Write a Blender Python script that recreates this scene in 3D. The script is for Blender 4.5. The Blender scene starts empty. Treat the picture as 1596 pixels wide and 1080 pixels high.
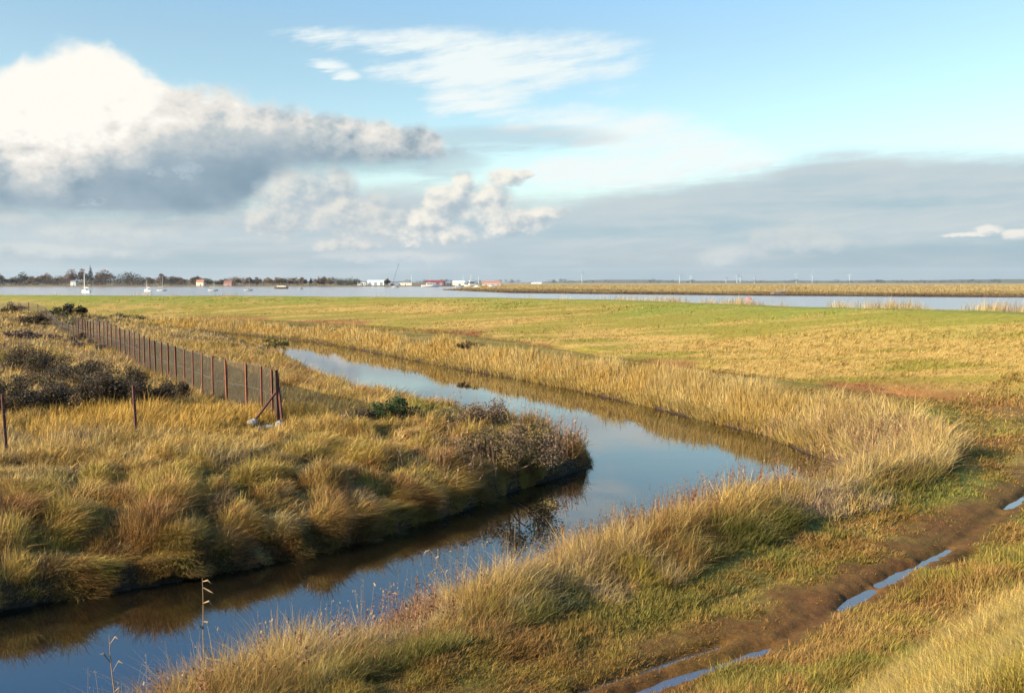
import bpy, math, random
import numpy as np
from mathutils import Vector

random.seed(7)
rng = np.random.default_rng(11)
sc = bpy.context.scene
COL = sc.collection
R = math.radians

# ------------------------------------------------------------------ camera
CAMZ, PITCH, FPX = 5.2, 3.81, 1500.0
cd = bpy.data.cameras.new('camera')
cam = bpy.data.objects.new('camera', cd)
COL.objects.link(cam)
cam.location = (0, 0, CAMZ)
cam.rotation_euler = (R(90 - PITCH), 0, 0)
cd.sensor_width = 36
cd.sensor_fit = 'HORIZONTAL'
cd.lens = 36 * FPX / 1596
cd.clip_start = 0.1
cd.clip_end = 60000
sc.camera = cam
_ct, _st = math.cos(R(PITCH)), math.sin(R(PITCH))


def ray(px, py):
    xc, yc = (px - 798) / FPX, (540 - py) / FPX
    return xc, _ct + yc * _st, -_st + yc * _ct


def G(px, py, z=0.0):
    """Photograph measurement -> place on the level z."""
    dx, dy, dz = ray(px, py)
    s = (z - CAMZ) / dz
    return dx * s, dy * s


def azel(px, py):
    dx, dy, dz = ray(px, py)
    return math.degrees(math.atan2(dx, dy)), math.degrees(math.atan2(dz, math.hypot(dx, dy)))


def at_dist(px, dist):
    return (px - 798) / FPX * dist, dist


# ------------------------------------------------------------------ numpy noise
def _h(ix, iy, s):
    n = (ix.astype(np.int64) * 374761393 + iy.astype(np.int64) * 668265263 + s * 1274126177) & 0xffffffff
    n = ((n ^ (n >> 13)) * 1274126177) & 0xffffffff
    n = n ^ (n >> 16)
    return (n & 0xffff) / 65535.0


def vnoise(x, y, s=0):
    ix, iy = np.floor(x), np.floor(y)
    fx, fy = x - ix, y - iy
    fx, fy = fx * fx * (3 - 2 * fx), fy * fy * (3 - 2 * fy)
    a, b = _h(ix, iy, s), _h(ix + 1, iy, s)
    c, d = _h(ix, iy + 1, s), _h(ix + 1, iy + 1, s)
    return (a + (b - a) * fx) * (1 - fy) + (c + (d - c) * fx) * fy


def fbm(x, y, o=4, s=0):
    t, a, n = 0, 0.5, 0
    for i in range(o):
        t = t + a * vnoise(x * 2 ** i + 17.3 * i, y * 2 ** i - 9.1 * i, s + i)
        n += a
        a *= 0.5
    return t / n


def worley(x, y, s=0):
    """distance to the nearest scattered centre, offset from it, its random value"""
    ix, iy = np.floor(x), np.floor(y)
    best = np.full(x.shape, 9.0)
    ox, oy, cid = np.zeros(x.shape), np.zeros(x.shape), np.zeros(x.shape)
    for i in (-1, 0, 1):
        for j in (-1, 0, 1):
            cx = ix + i + 0.15 + 0.7 * _h(ix + i, iy + j, s)
            cy = iy + j + 0.15 + 0.7 * _h(ix + i, iy + j, s + 5)
            d = np.hypot(x - cx, y - cy)
            m = d < best
            best = np.where(m, d, best)
            ox, oy = np.where(m, x - cx, ox), np.where(m, y - cy, oy)
            cid = np.where(m, _h(ix + i, iy + j, s + 9), cid)
    return best, ox, oy, cid


def sm(a, b, x):
    t = np.clip((x - a) / (b - a), 0, 1)
    return t * t * (3 - 2 * t)


def catmull(pts, n=4, closed=False):
    P = [np.array(p, float) for p in pts]
    out, m = [], len(P)
    rngk = range(m) if closed else range(m - 1)
    for k in rngk:
        if closed:
            p0, p1, p2, p3 = P[k - 1], P[k], P[(k + 1) % m], P[(k + 2) % m]
        else:
            p0, p1, p2, p3 = P[max(k - 1, 0)], P[k], P[k + 1], P[min(k + 2, m - 1)]
        for j in range(n):
            t = j / n
            out.append(0.5 * (2 * p1 + (p2 - p0) * t + (2 * p0 - 5 * p1 + 4 * p2 - p3) * t * t + (3 * p1 - p0 - 3 * p2 + p3) * t ** 3))
    if not closed:
        out.append(P[-1])
    return np.array(out)


def polydist(x, y, P, closed=False):
    """distance, side (+ = right of travel), index+t of the nearest point, arc length"""
    n = len(P)
    best = np.full(x.shape, 1e18)
    side, par, arc = np.zeros(x.shape), np.zeros(x.shape), np.zeros(x.shape)
    vx, vy = np.zeros(x.shape), np.zeros(x.shape)
    acc = 0.0
    for k in range(n if closed else n - 1):
        ax, ay = P[k]
        bx, by = P[(k + 1) % n]
        dx, dy = bx - ax, by - ay
        L2 = dx * dx + dy * dy
        t = np.clip(((x - ax) * dx + (y - ay) * dy) / L2, 0, 1)
        ex, ey = x - ax - t * dx, y - ay - t * dy
        d = ex * ex + ey * ey
        m = d < best
        best = np.where(m, d, best)
        side = np.where(m, (y - ay) * dx - (x - ax) * dy, side)
        par = np.where(m, k + t, par)
        arc = np.where(m, acc + t * math.sqrt(L2), arc)
        if closed:
            vx, vy = np.where(m, ex, vx), np.where(m, ey, vy)
        acc += math.sqrt(L2)
    if closed:
        return np.sqrt(best), (vx, vy), par, arc
    return np.sqrt(best), -np.sign(side), par, arc


def inside(x, y, P):
    r = np.zeros(x.shape, bool)
    n = len(P)
    for k in range(n):
        ax, ay = P[k]
        bx, by = P[(k + 1) % n]
        c = (ay > y) != (by > y)
        r ^= c & (x < (bx - ax) * (y - ay) / (by - ay + 1e-12) + ax)
    return r


# ------------------------------------------------------------------ the lie of the land
outer = [(-24, -14), (-15.5, -4.5), (-9, 3.4), (-3.6, 10.6), (-2.4, 12.1), (-1.4, 13.5), (-.1, 15), (1.7, 17.3), (3.3, 19.3), (5.0, 20.7),
         (6.7, 21.9), (8.2, 23.4), (9.2, 25.5), (9.4, 27.5), (9.0, 29.2), (8.7, 32.3), (7.9, 34.4), (5.5, 40.6), (3.1, 45.9), (.1, 52), (-3.9, 59),
         (-7.9, 66.7), (-16, 82), (-21, 88.6), (-30.5, 100), (-39, 108), (-60, 119), (-110, 132)]
inner = [(-112, 124), (-62, 109), (-40, 98), (-27, 85), (-21.5, 77), (-17, 68), (-13.6, 60), (-10.6, 51), (-8.2, 45), (-5.2, 39), (-1.8, 34.0),
         (.3, 31), (1.8, 29), (2.35, 27.8), (2.1, 26.8), (1.3, 25.5), (0, 23.7), (-1.4, 21.2), (-3, 19.1), (-4.6, 17.4), (-6.4, 16.1),
         (-8.2, 14.9), (-14, 9.3), (-21, 1), (-30, -9)]
oc, ic = catmull(outer, 3), catmull(inner, 3)
DYKE = np.vstack([oc, ic])
NO = len(oc)
FAR0 = 14 * 3                     # outer points from here on are the far reed bank

foot = [(-32, -24), (-12, -5.0), (-1.2, 5.2), (6.5, 12.5), (12.6, 18.3), (16.6, 22.8), (19.0, 27), (19.2, 31), (17.8, 34.3), (15.8, 37.7), (11, 46.7), (6.8, 56.3),
        (1, 70), (-8, 90), (-25, 108), (-60, 124), (-140, 140), (-320, 160), (-900, 200)]
FOOT = catmull(foot, 3)
_fi = np.arange(len(foot)) * 3.0
_fw = [3.6, 3.6, 3.6, 3.6, 4.2, 6, 8, 9.5, 10.5, 11, 12, 13, 15, 16, 16, 16, 16, 16, 16]
_fz = [3.5, 3.5, 3.5, 3.5, 3.5, 3.58, 3.6, 3.6, 3.6, 3.62, 3.62, 3.58, 3.5, 3.4, 3.3, 3.3, 3.3, 3.3, 3.3]
RUT = catmull([(-9, 1.0), (-3.5, 6.2)] + [G(a, b, .85) for a, b in ((960, 1085), (1190, 1005), (1320, 935), (1400, 890), (1480, 850), (1596, 770))]
              + [(12.6, 21.8), (14.4, 25.2), (16.0, 29), (17.2, 32), (20, 36)], 4)
TRZ = 0.86
_ra = polydist(*[np.array([G(a, b, .85)[i] for a, b in ((930, 1100), (1200, 1003), (1310, 940), (1480, 850), (1560, 795), (1640, 740))]) for i in (0, 1)], RUT)[3]


def wet(arc):
    n = fbm(arc * 1.3, arc * 0 + 3, 3, 71)
    g = np.zeros(arc.shape)
    for a, b in ((0, 1), (2, 3), (4, 5)):
        g = np.maximum(g, sm(_ra[a] - .3, _ra[a] + .2, arc) * (1 - sm(_ra[b] - .2, _ra[b] + .3, arc)))
    return g * sm(.25, .5, n + .15)


ISLX = [-60, -47, .6, 55, 99, 173, 350, 700, 2000]
ISLY = [700, 655, 459, 410, 371, 325, 260, 200, 120]


def fields(x, y):
    F = {}
    d, (vx, vy), par, _ = polydist(x, y, DYKE, True)
    F['sd'] = np.where(inside(x, y, DYKE), -d, d)
    F['gx'], F['gy'] = vx / np.maximum(d, 1e-4), vy / np.maximum(d, 1e-4)
    F['dp'] = par
    F['inner'] = par >= NO - .5
    F['far'] = (par >= FAR0) & ~F['inner']
    d, s, par, F['farc'] = polydist(x, y, FOOT)
    F['sf'] = d * s
    F['fw'] = np.interp(par, _fi, _fw)
    F['fz'] = np.interp(par, _fi, _fz)
    F['fpar'] = par / 3
    d, s, _, F['tarc'] = polydist(x, y, RUT)
    F['tr'] = -d * s                      # + = left of the wet rut
    F['sn'] = 0.727 * y - 0.686 * x
    F['r'] = np.hypot(x, y)
    return F


def height(x, y, F=None, detail=True):
    F = F or fields(x, y)
    sd, r = F['sd'], F['r']
    near = 1 - sm(60, 160, r)
    h = 0.95 + .12 * (fbm(x * .25, y * .25, 3, 1) - .5)
    inn = F['inner']
    h = h + np.where(inn, .3 * sm(1.5, 4.5, sd), 0)
    if detail:
        b, _, _, cid = worley(x * 1.05 + 1.2 * fbm(x * .8, y * .8, 2, 8), y * 1.05 + 1.2 * fbm(x * .8, y * .8, 2, 9), 21)
        tus = np.clip(1 - (b / .62) ** 2, 0, 1) * (.35 + .65 * cid)
        h = h + np.where(inn, .24 * tus * sm(.1, .9, sd) * near, 0)
        h = h + np.where(inn, 0, .10 * tus * sm(.1, .8, sd) * (1 - sm(1.8, 2.8, sd)) * near)
        h = h + .05 * (fbm(x * 2.2, y * 2.2, 3, 5) - .5) * near
    h = h + 1.25 * np.exp(-(((x + 43) / 9) ** 2 + ((y - 84) / 8) ** 2))       # hummock on the left
    h = h + 1.15 * np.exp(-(((x + 30) / 8) ** 2 + ((y - 45) / 9) ** 2))
    # track
    tr, arc = F['tr'], F['tarc']
    tm = (1 - sm(1.3, 2.2, np.abs(tr - .5))) * (~inn) * sm(2.2, 3.6, sd) * (1 - sm(40, 60, r)) * (1 - sm(-1.2, -.2, F['sf']))
    lev = TRZ + .03 * (fbm(x * 3, y * 3, 3, 31) - .5) + (.03 * (fbm(x * 9, y * 9, 3, 33) - .5)) + .03 * (fbm(tr * 14, arc * 1.2, 2, 34) - .5)
    w = wet(arc)
    wid = .07 + .10 * fbm(arc * .8, arc * 0, 2, 77) + .12 * (fbm(x * 3.1, y * 3.1, 3, 78) - .4)
    wid = np.maximum(wid, .05)
    w = w * sm(.2, .5, fbm(x * 2.3, y * 2.3, 3, 79) + .12)
    rut = (.05 + .085 * w) * np.exp(-(tr / wid) ** 2) + .05 * np.exp(-((tr - 1.25) / .22) ** 2)
    rut = rut + .13 * w * (1 - sm(_ra[0] + 2.2, _ra[0] + 3.0, arc)) * np.exp(-((tr - .42) / .10) ** 2)
    rut = rut + .10 * w * sm(_ra[3] - 1.6, _ra[3] - 1, arc) * np.exp(-((tr + .42) / .10) ** 2)
    h = h * (1 - tm) + (lev - rut) * tm
    # dyke banks
    edge = sd + .35 * (fbm(x * 1.1, y * 1.1, 3, 41) - .5)
    ff = sm(FAR0, FAR0 + 12, F['dp']) * F['far']
    lowb = 1 - .45 * ff
    prof = np.where(sd > 0, .42 * lowb * np.clip(edge / .22, 0, 1) ** .7 + (1 - .42 * lowb) * sm(.1, 2.0, edge), 0)
    h = np.where(sd > 0, -.06 + (h + .06) * prof, -.06 - .8 * sm(0, 1.6, -sd))
    # sea wall
    sf = F['sf']
    s = np.clip(sf / F['fw'], 0, 1)
    s = .75 * s + .25 * s * s * (3 - 2 * s)
    farw = sm(7.5, 9.5, F['fpar'])
    dn = fbm(F['farc'] * .09, sf * 0, 3, 51)
    h = h - (.16 + .34 * sm(.35, .6, dn)) * farw * np.exp(-((sf + .8 + .9 * (fbm(x * .35, y * .35, 3, 52) - .5)) / .55) ** 2) * (r < 140)
    top = F['fz'] + .06 * (fbm(x * .4, y * .4, 3, 61) - .5) + .25 * (fbm(x * .06, y * .06, 2, 62) - .5) * farw
    wall = h * (1 - s) + top * s + .10 * (fbm(x * .5, y * .5, 3, 63) - .5) * np.sin(np.clip(s, 0, 1) * np.pi) * farw
    back = sf - F['fw'] - 3.0
    wall = np.where(back > 0, np.maximum(top - back * .33, -1.3), wall)
    h = np.where(sf > 0, wall, h)
    # estuary side: salt marsh island, far shore, horizon hills
    isl_d = np.minimum(y - np.interp(x, ISLX, ISLY) + 14 * (fbm(x * .03, y * .03, 3, 81) - .5),
                       (x + 48 + 8 * (fbm(y * .01, x * .01, 2, 82) - .5)) * .8 + np.maximum(0, 655 - y))
    isl = np.where((isl_d > 0) & (x > -58) & (y > 90), np.clip(.3 + .004 * isl_d, 0, 1.0) * sm(0, 6, isl_d), -1.3)
    isl = isl + np.where(isl > 0, .25 * (fbm(x * .05, y * .05, 3, 83) - .5) * sm(20, 120, isl_d), 0)
    sh_d = y - 1130 - 45 * (fbm(x * .006, y * .002, 3, 84) - .5) - np.where(x > -160, .5 * np.minimum(x + 160, 300), 0)
    shore = np.where(sh_d > 0, np.minimum(1.3, .05 + .02 * sh_d), -1.3)
    hills = sm(5600, 6800, r) * 34 * fbm(x * .0011, y * .0007, 4, 85) * sm(.3, .62, fbm(x * .0005, y * .0003, 2, 86) + .1)
    out = sf > F['fw'] + 8
    h = np.where(out & (r > 150), np.maximum(np.maximum(isl, shore + np.where(sh_d > 0, hills, 0)), np.where(back > 14, -1.3, h)), h)
    return h


def hzv(x, y):
    return height(np.array(x, float), np.array(y, float))


def hz(x, y):
    a, b = np.atleast_1d(np.array(x, float)), np.atleast_1d(np.array(y, float))
    return float(height(a, b)[0])


# ------------------------------------------------------------------ materials
def new_mat(name):
    m = bpy.data.materials.new(name)
    m.use_nodes = True
    nt = m.node_tree
    return m, nt, nt.nodes['Principled BSDF']


_mc = {}


def mat(name, col, rough=.7, var=.18, scale=6.0, metal=0.0, spec=.35, bump=0.0):
    if name in _mc:
        return _mc[name]
    m, nt, b = new_mat(name)
    tc = nt.nodes.new('ShaderNodeTexCoord')
    nz = nt.nodes.new('ShaderNodeTexNoise')
    nz.inputs['Scale'].default_value = scale
    nz.inputs['Detail'].default_value = 5
    nt.links.new(tc.outputs['Object'], nz.inputs['Vector'])
    rp = nt.nodes.new('ShaderNodeValToRGB')
    rp.color_ramp.elements[0].position, rp.color_ramp.elements[1].position = .3, .7
    rp.color_ramp.elements[0].color = tuple(c * (1 - var) for c in col) + (1,)
    rp.color_ramp.elements[1].color = tuple(min(1, c * (1 + var)) for c in col) + (1,)
    nt.links.new(nz.outputs['Fac'], rp.inputs['Fac'])
    nt.links.new(rp.outputs['Color'], b.inputs['Base Color'])
    b.inputs['Roughness'].default_value = rough
    b.inputs['Metallic'].default_value = metal
    b.inputs['Specular IOR Level'].default_value = spec
    if bump:
        bp = nt.nodes.new('ShaderNodeBump')
        bp.inputs['Strength'].default_value = bump
        nt.links.new(nz.outputs['Fac'], bp.inputs['Height'])
        nt.links.new(bp.outputs['Normal'], b.inputs['Normal'])
    _mc[name] = m
    return m


def leaf_mat(name, transl=.3, rough=.65):
    if name in _mc:
        return _mc[name]
    m, nt, b = new_mat(name)
    at = nt.nodes.new('ShaderNodeAttribute')
    at.attribute_name = 'Col'
    nt.links.new(at.outputs['Color'], b.inputs['Base Color'])
    b.inputs['Roughness'].default_value = rough
    b.inputs['Specular IOR Level'].default_value = .2
    tr = nt.nodes.new('ShaderNodeBsdfTranslucent')
    nt.links.new(at.outputs['Color'], tr.inputs['Color'])
    mx = nt.nodes.new('ShaderNodeMixShader')
    mx.inputs[0].default_value = transl
    nt.links.new(b.outputs[0], mx.inputs[1])
    nt.links.new(tr.outputs[0], mx.inputs[2])
    nt.links.new(mx.outputs[0], nt.nodes['Material Output'].inputs['Surface'])
    _mc[name] = m
    return m


def ground_mat():
    m, nt, b = new_mat('ground_cover')
    L = nt.links.new
    at = nt.nodes.new('ShaderNodeAttribute')
    at.attribute_name = 'Col'
    geo = nt.nodes.new('ShaderNodeNewGeometry')
    n1 = nt.nodes.new('ShaderNodeTexNoise')
    n1.inputs['Scale'].default_value = 3.0
    n1.inputs['Detail'].default_value = 9
    n1.inputs['Roughness'].default_value = .7
    L(geo.outputs['Position'], n1.inputs['Vector'])
    mr = nt.nodes.new('ShaderNodeMapRange')
    mr.inputs['From Min'].default_value, mr.inputs['From Max'].default_value = .3, .7
    mr.inputs['To Min'].default_value, mr.inputs['To Max'].default_value = .35, 1.5
    n2 = nt.nodes.new('ShaderNodeTexNoise')
    n2.inputs['Scale'].default_value = 22
    n2.inputs['Detail'].default_value = 6
    n2.inputs['Roughness'].default_value = .75
    L(geo.outputs['Position'], n2.inputs['Vector'])
    av = nt.nodes.new('ShaderNodeMath')
    av.operation = 'MULTIPLY_ADD'
    av.inputs[1].default_value = .6
    L(n2.outputs['Fac'], av.inputs[0])
    hf = nt.nodes.new('ShaderNodeMath')
    hf.operation = 'MULTIPLY'
    hf.inputs[1].default_value = .4
    L(n1.outputs['Fac'], hf.inputs[0])
    L(hf.outputs[0], av.inputs[2])
    L(av.outputs[0], mr.inputs['Value'])
    mx = nt.nodes.new('ShaderNodeMix')
    mx.data_type, mx.blend_type = 'RGBA', 'MULTIPLY'
    mx.inputs[0].default_value = 1
    L(at.outputs['Color'], mx.inputs[6])
    L(mr.outputs['Result'], mx.inputs[7])
    L(mx.outputs[2], b.inputs['Base Color'])
    b.inputs['Specular IOR Level'].default_value = .08
    L(at.outputs['Alpha'], b.inputs['Roughness'])
    bp = nt.nodes.new('ShaderNodeBump')
    bp.inputs['Strength'].default_value = .5
    bp.inputs['Distance'].default_value = .05
    L(av.outputs[0], bp.inputs['Height'])
    L(bp.outputs['Normal'], b.inputs['Normal'])
    return m


def water_mat(name, base, rough, scale, strength, stretch=(1, 1, 1)):
    m, nt, b = new_mat(name)
    L = nt.links.new
    b.inputs['Base Color'].default_value = base + (1,)
    b.inputs['Roughness'].default_value = rough
    b.inputs['IOR'].default_value = 1.8
    geo = nt.nodes.new('ShaderNodeNewGeometry')
    mp = nt.nodes.new('ShaderNodeMapping')
    mp.inputs['Scale'].default_value = stretch
    L(geo.outputs['Position'], mp.inputs['Vector'])
    n1 = nt.nodes.new('ShaderNodeTexNoise')
    n1.inputs['Scale'].default_value = scale
    n1.inputs['Detail'].default_value = 4
    L(mp.outputs[0], n1.inputs['Vector'])
    bp = nt.nodes.new('ShaderNodeBump')
    bp.inputs['Strength'].default_value = strength
    bp.inputs['Distance'].default_value = .02
    L(n1.outputs['Fac'], bp.inputs['Height'])
    L(bp.outputs['Normal'], b.inputs['Normal'])
    return m


# ------------------------------------------------------------------ mesh helpers
def link_mesh(name, verts, loops, starts, m, parent=None, cols=None, smooth=False):
    me = bpy.data.meshes.new(name)
    v = np.asarray(verts, np.float32)
    me.vertices.add(len(v))
    me.vertices.foreach_set('co', v.ravel())
    me.loops.add(len(loops))
    me.loops.foreach_set('vertex_index', np.asarray(loops, np.int32))
    me.polygons.add(len(starts))
    me.polygons.foreach_set('loop_start', np.asarray(starts, np.int32))
    if smooth:
        me.polygons.foreach_set('use_smooth', np.ones(len(starts), bool))
    if cols is not None:
        a = me.color_attributes.new('Col', 'FLOAT_COLOR', 'POINT')
        c = np.ones((len(v), 4), np.float32)
        c[:, :cols.shape[1]] = cols
        a.data.foreach_set('color', c.ravel())
    me.update(calc_edges=True)
    me.materials.append(m)
    o = bpy.data.objects.new(name, me)
    COL.objects.link(o)
    if parent:
        o.parent = parent
    return o


class MB:
    def __init__(self):
        self.v, self.f, self.c = [], [], []

    def add(self, vs, fs):
        k = len(self.v)
        self.v += [tuple(p) for p in vs]
        self.f += [tuple(i + k for i in q) for q in fs]
        return self

    def box(self, c, s, rz=0.0, taper=1.0):
        x, y, z = (q / 2 for q in s)
        ca, sa = math.cos(rz), math.sin(rz)
        vs = []
        for dz in (-1, 1):
            t = taper if dz > 0 else 1
            for dx, dy in ((-1, -1), (1, -1), (1, 1), (-1, 1)):
                a, b = dx * x * t, dy * y * t
                vs.append((c[0] + a * ca - b * sa, c[1] + a * sa + b * ca, c[2] + dz * z))
        return self.add(vs, [(3, 2, 1, 0), (4, 5, 6, 7), (0, 1, 5, 4), (1, 2, 6, 5), (2, 3, 7, 6), (3, 0, 4, 7)])

    def tube(self, p, q, r0, r1=None, n=6):
        p, q = Vector(p), Vector(q)
        r1 = r0 if r1 is None else r1
        d = (q - p).normalized()
        a = d.orthogonal().normalized()
        b = d.cross(a)
        vs = []
        for c, r in ((p, r0), (q, r1)):
            for k in range(n):
                t = 2 * math.pi * k / n
                vs.append(c + a * (math.cos(t) * r) + b * (math.sin(t) * r))
        fs = [(k, (k + 1) % n, n + (k + 1) % n, n + k) for k in range(n)] + [tuple(range(n))[::-1], tuple(range(n, 2 * n))]
        return self.add(vs, fs)

    def path(self, pts, rad, n=6):
        for k in range(len(pts) - 1):
            self.tube(pts[k], pts[k + 1], rad[k], rad[k + 1], n)
        return self

    def loft(self, secs, cap=True):
        n = len(secs[0])
        k0 = len(self.v)
        vs = [p for s in secs for p in s]
        fs = []
        for i in range(len(secs) - 1):
            for j in range(n - 1):
                fs.append((i * n + j, i * n + j + 1, (i + 1) * n + j + 1, (i + 1) * n + j))
        if cap:
            fs.append(tuple(range(n))[::-1])
            fs.append(tuple((len(secs) - 1) * n + j for j in range(n)))
        return self.add(vs, fs)

    def prism(self, prof, y0, y1):
        """profile in x,z swept along y"""
        n = len(prof)
        vs = [(x, y0, z) for x, z in prof] + [(x, y1, z) for x, z in prof]
        fs = [tuple(range(n)), tuple(range(n, 2 * n))[::-1]] + [((k + 1) % n, k, n + k, n + (k + 1) % n) for k in range(n)]
        return self.add(vs, fs)

    def build(self, name, m, parent=None, loc=None, smooth=False):
        me = bpy.data.meshes.new(name)
        me.from_pydata(self.v, [], self.f)
        if smooth:
            me.polygons.foreach_set('use_smooth', [True] * len(me.polygons))
        me.materials.append(m)
        me.update()
        o = bpy.data.objects.new(name, me)
        COL.objects.link(o)
        if parent:
            o.parent = parent
        if loc:
            o.location = loc
        return o


def tag(o, label=None, cat=None, group=None, kind=None):
    for k, v in (('label', label), ('category', cat), ('group', group), ('kind', kind)):
        if v:
            o[k] = v
    return o


def thing(name, label, cat, loc, rz=0.0, group=None):
    o = bpy.data.objects.new(name, None)
    o.empty_display_size = .3
    COL.objects.link(o)
    o.location = loc
    o.rotation_euler = (0, 0, rz)
    return tag(o, label, cat, group)


def copy_thing(o, parent=None):
    c = o.copy()
    COL.objects.link(c)
    c.parent = parent
    for ch in list(o.children):
        copy_thing(ch, c)
    return c

# ------------------------------------------------------------------ ground sheet
STRAW_L, STRAW, GOLD = np.array([.45, .32, .118]), np.array([.355, .228, .066]), np.array([.365, .215, .038])
OLIVE, GREEN, BROWN = np.array([.16, .118, .021]), np.array([.088, .112, .016]), np.array([.13, .066, .020])
RUSSET, MUD, PURPLE = np.array([.16, .065, .03]), np.array([.11, .043, .013]), np.array([.13, .085, .06])


def lerp(a, b, t):
    return a + (b - a) * t[:, None]


def cover(x, y, F):
    """colour of the ground cover (what grows or lies there) and its roughness"""
    n = x.size
    r, sd, sf, tr, inn = F['r'], F['sd'], F['sf'], F['tr'], F['inner']
    n1, n2, n3 = fbm(x * .35, y * .35, 4, 101), fbm(x * 1.3, y * 1.3, 3, 102), fbm(x * .08, y * .08, 3, 103)
    c = lerp(np.tile(OLIVE, (n, 1)), STRAW, sm(.35, .65, n1 * .6 + n2 * .4))
    # verge: greener strip near the foot of the tall grass
    vg = (~inn) & (sf < 0) & (sd > 2)
    g = sm(.40, .62, n1) * (1 - sm(1.2, 3.2, np.abs(F['sn'] - 8.0))) * (r < 45)
    c = np.where(vg[:, None], lerp(c * .8, GREEN * .95, g * .8), c)
    # thatch under tall grass
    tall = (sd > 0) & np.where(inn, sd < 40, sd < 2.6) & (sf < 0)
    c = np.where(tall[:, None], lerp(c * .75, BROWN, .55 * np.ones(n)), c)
    # track
    e = fbm(x * 1.6, y * 1.6, 4, 104) - .5
    mud = sm(-.5, -.1, tr + e * .7) * (1 - sm(.35, 1.25, tr + e * 1.8)) * (1 - .75 * sm(_ra[5] + .6, _ra[5] + 2.2, F['tarc'])) * (~inn) * sm(2, 3.2, sd) * (sf < 1) * (r < 60)
    c = lerp(c, MUD, mud * (.6 + .4 * n2))
    # sea wall slope: straw streaks laid down the bank, greener towards the crest
    s = np.clip(sf / F['fw'], 0, 1.2)
    k = F['farc']
    st = fbm((k * .35 + sf * .75) * .55, (sf * .5 - k * .12) * .22, 4, 105)
    st2 = fbm((k * .3 + sf * .8) * 1.7, (sf * .4 - k * .2) * .5, 3, 106)
    wc = lerp(np.tile(OLIVE * 1.7 + GREEN * .3, (n, 1)), STRAW * 1.3 + OLIVE * .15, sm(.43, .58, st * .5 + st2 * .5))
    gr = sm(.45, 1.05, s + .7 * (n3 - .5) + .5 * (st - .5)) * (1 - .55 * sm(.5, .7, n1))
    wc = lerp(wc, GREEN * 1.9 + OLIVE * .5, gr * .8)
    wc = wc * .70
    c = np.where((sf > 0)[:, None], wc, c)
    tm = sm(-9, -2.2, sf) * (sf <= 0) * sm(7.5, 9, F['fpar']) * (~inn)
    c = lerp(c, wc * .74, tm * .85)  # terrace coloured darker than the slope, standing in for its weaker sunlight
    # reddish ditch at the wall foot
    dn = fbm(k * .12, sf * 0, 3, 107)
    dd = np.exp(-((sf + .7 + 1.2 * (n1 - .5)) / (.6 + 1.5 * sm(.5, .7, dn))) ** 2) * sm(.34, .48, dn) * sm(7, 8.5, F['fpar']) * (r < 150)
    c = lerp(c, np.array([.19, .075, .03]), dd * .9)
    dl = np.exp(-((sf + .9 + 1.0 * (n1 - .5)) / .42) ** 2) * sm(7.6, 8.6, F['fpar']) * (r < 120) * sm(.2, .45, n2)
    c = lerp(c, BROWN * .6, dl * .85)
    # worn bare corner where the track turns
    wr = np.exp(-(((x - 12.6) / 1.2) ** 2 + ((y - 26.3) / 1.6) ** 2)) * sm(.35, .6, n2)
    c = lerp(c, MUD * 1.2, wr)
    # banks at the water line and beds
    bank = (1 - sm(.05, .5, sd)) * (sf < 0)
    c = lerp(c, np.array([.055, .032, .02]), bank)
    c = np.where((sd < 0)[:, None], np.array([.035, .028, .016]), c)
    # estuary side
    far = (sf > F['fw'] + 9) & (r > 150)
    isl_d = y - np.interp(x, ISLX, ISLY)
    m1, m2 = fbm(x * .02, y * .006, 4, 108), fbm(x * .09, y * .03, 4, 109)
    mc = lerp(np.tile(np.array([.14, .085, .035]), (n, 1)), np.array([.19, .14, .055]), sm(.4, .6, m2))
    mc = lerp(mc, np.array([.34, .25, .10]), sm(30, 200, isl_d + 260 * (m1 - .5)) * (.65 + .35 * m2))
    mc = lerp(mc, np.array([.07, .045, .032]), 1 - sm(8, 26, isl_d + 14 * (m2 - .5)))
    sc_ = lerp(np.tile(np.array([.13, .085, .05]), (n, 1)), np.array([.2, .15, .06]), sm(.4, .6, m2))
    mc = np.where(((x < -52) & (y > 900))[:, None], sc_, mc)
    mc = lerp(mc, np.array([.10, .10, .06]), sm(3500, 5500, r))
    c = np.where(far[:, None], mc, c)
    rough = .95 - .08 * mud
    return c, rough, mud


az = np.concatenate([np.arange(-180, -46, 3.0), np.arange(-46, 46, .14), np.arange(46, 180, 3.0)])
rr = [.7]
while rr[-1] < 9000:
    q = rr[-1]
    rr.append(q * (1.05 if q < 4.5 else 1.0055 if q < 130 else 1.012 if q < 1500 else 1.03))
rr = np.array(rr)
A, RR = np.meshgrid(np.radians(az), rr)
gx, gy = (np.sin(A) * RR).ravel(), (np.cos(A) * RR).ravel()
Fg = fields(gx, gy)
gz = height(gx, gy, Fg)
gc, grough, _ = cover(gx, gy, Fg)
na, nr = len(az), len(rr)
gv = np.stack([gx, gy, gz], 1)
I = np.arange(nr - 1)[:, None] * na + np.arange(na)[None, :]
J = np.arange(nr - 1)[:, None] * na + (np.arange(na)[None, :] + 1) % na
quads = np.stack([I, J, J + na, I + na], -1).reshape(-1, 4)[:, ::-1]
gv = np.vstack([gv, [[0, 0, gz[:na].mean()]]])
gcol = np.vstack([np.hstack([gc, grough[:, None]]), [[.2, .15, .05, .9]]])
cen = len(gv) - 1
fan = np.stack([np.full(na, cen), np.arange(na), (np.arange(na) + 1) % na], -1)[:, ::-1]
loops = np.concatenate([quads.ravel(), fan.ravel()])
starts = np.concatenate([np.arange(len(quads)) * 4, len(quads) * 4 + np.arange(na) * 3])
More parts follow.
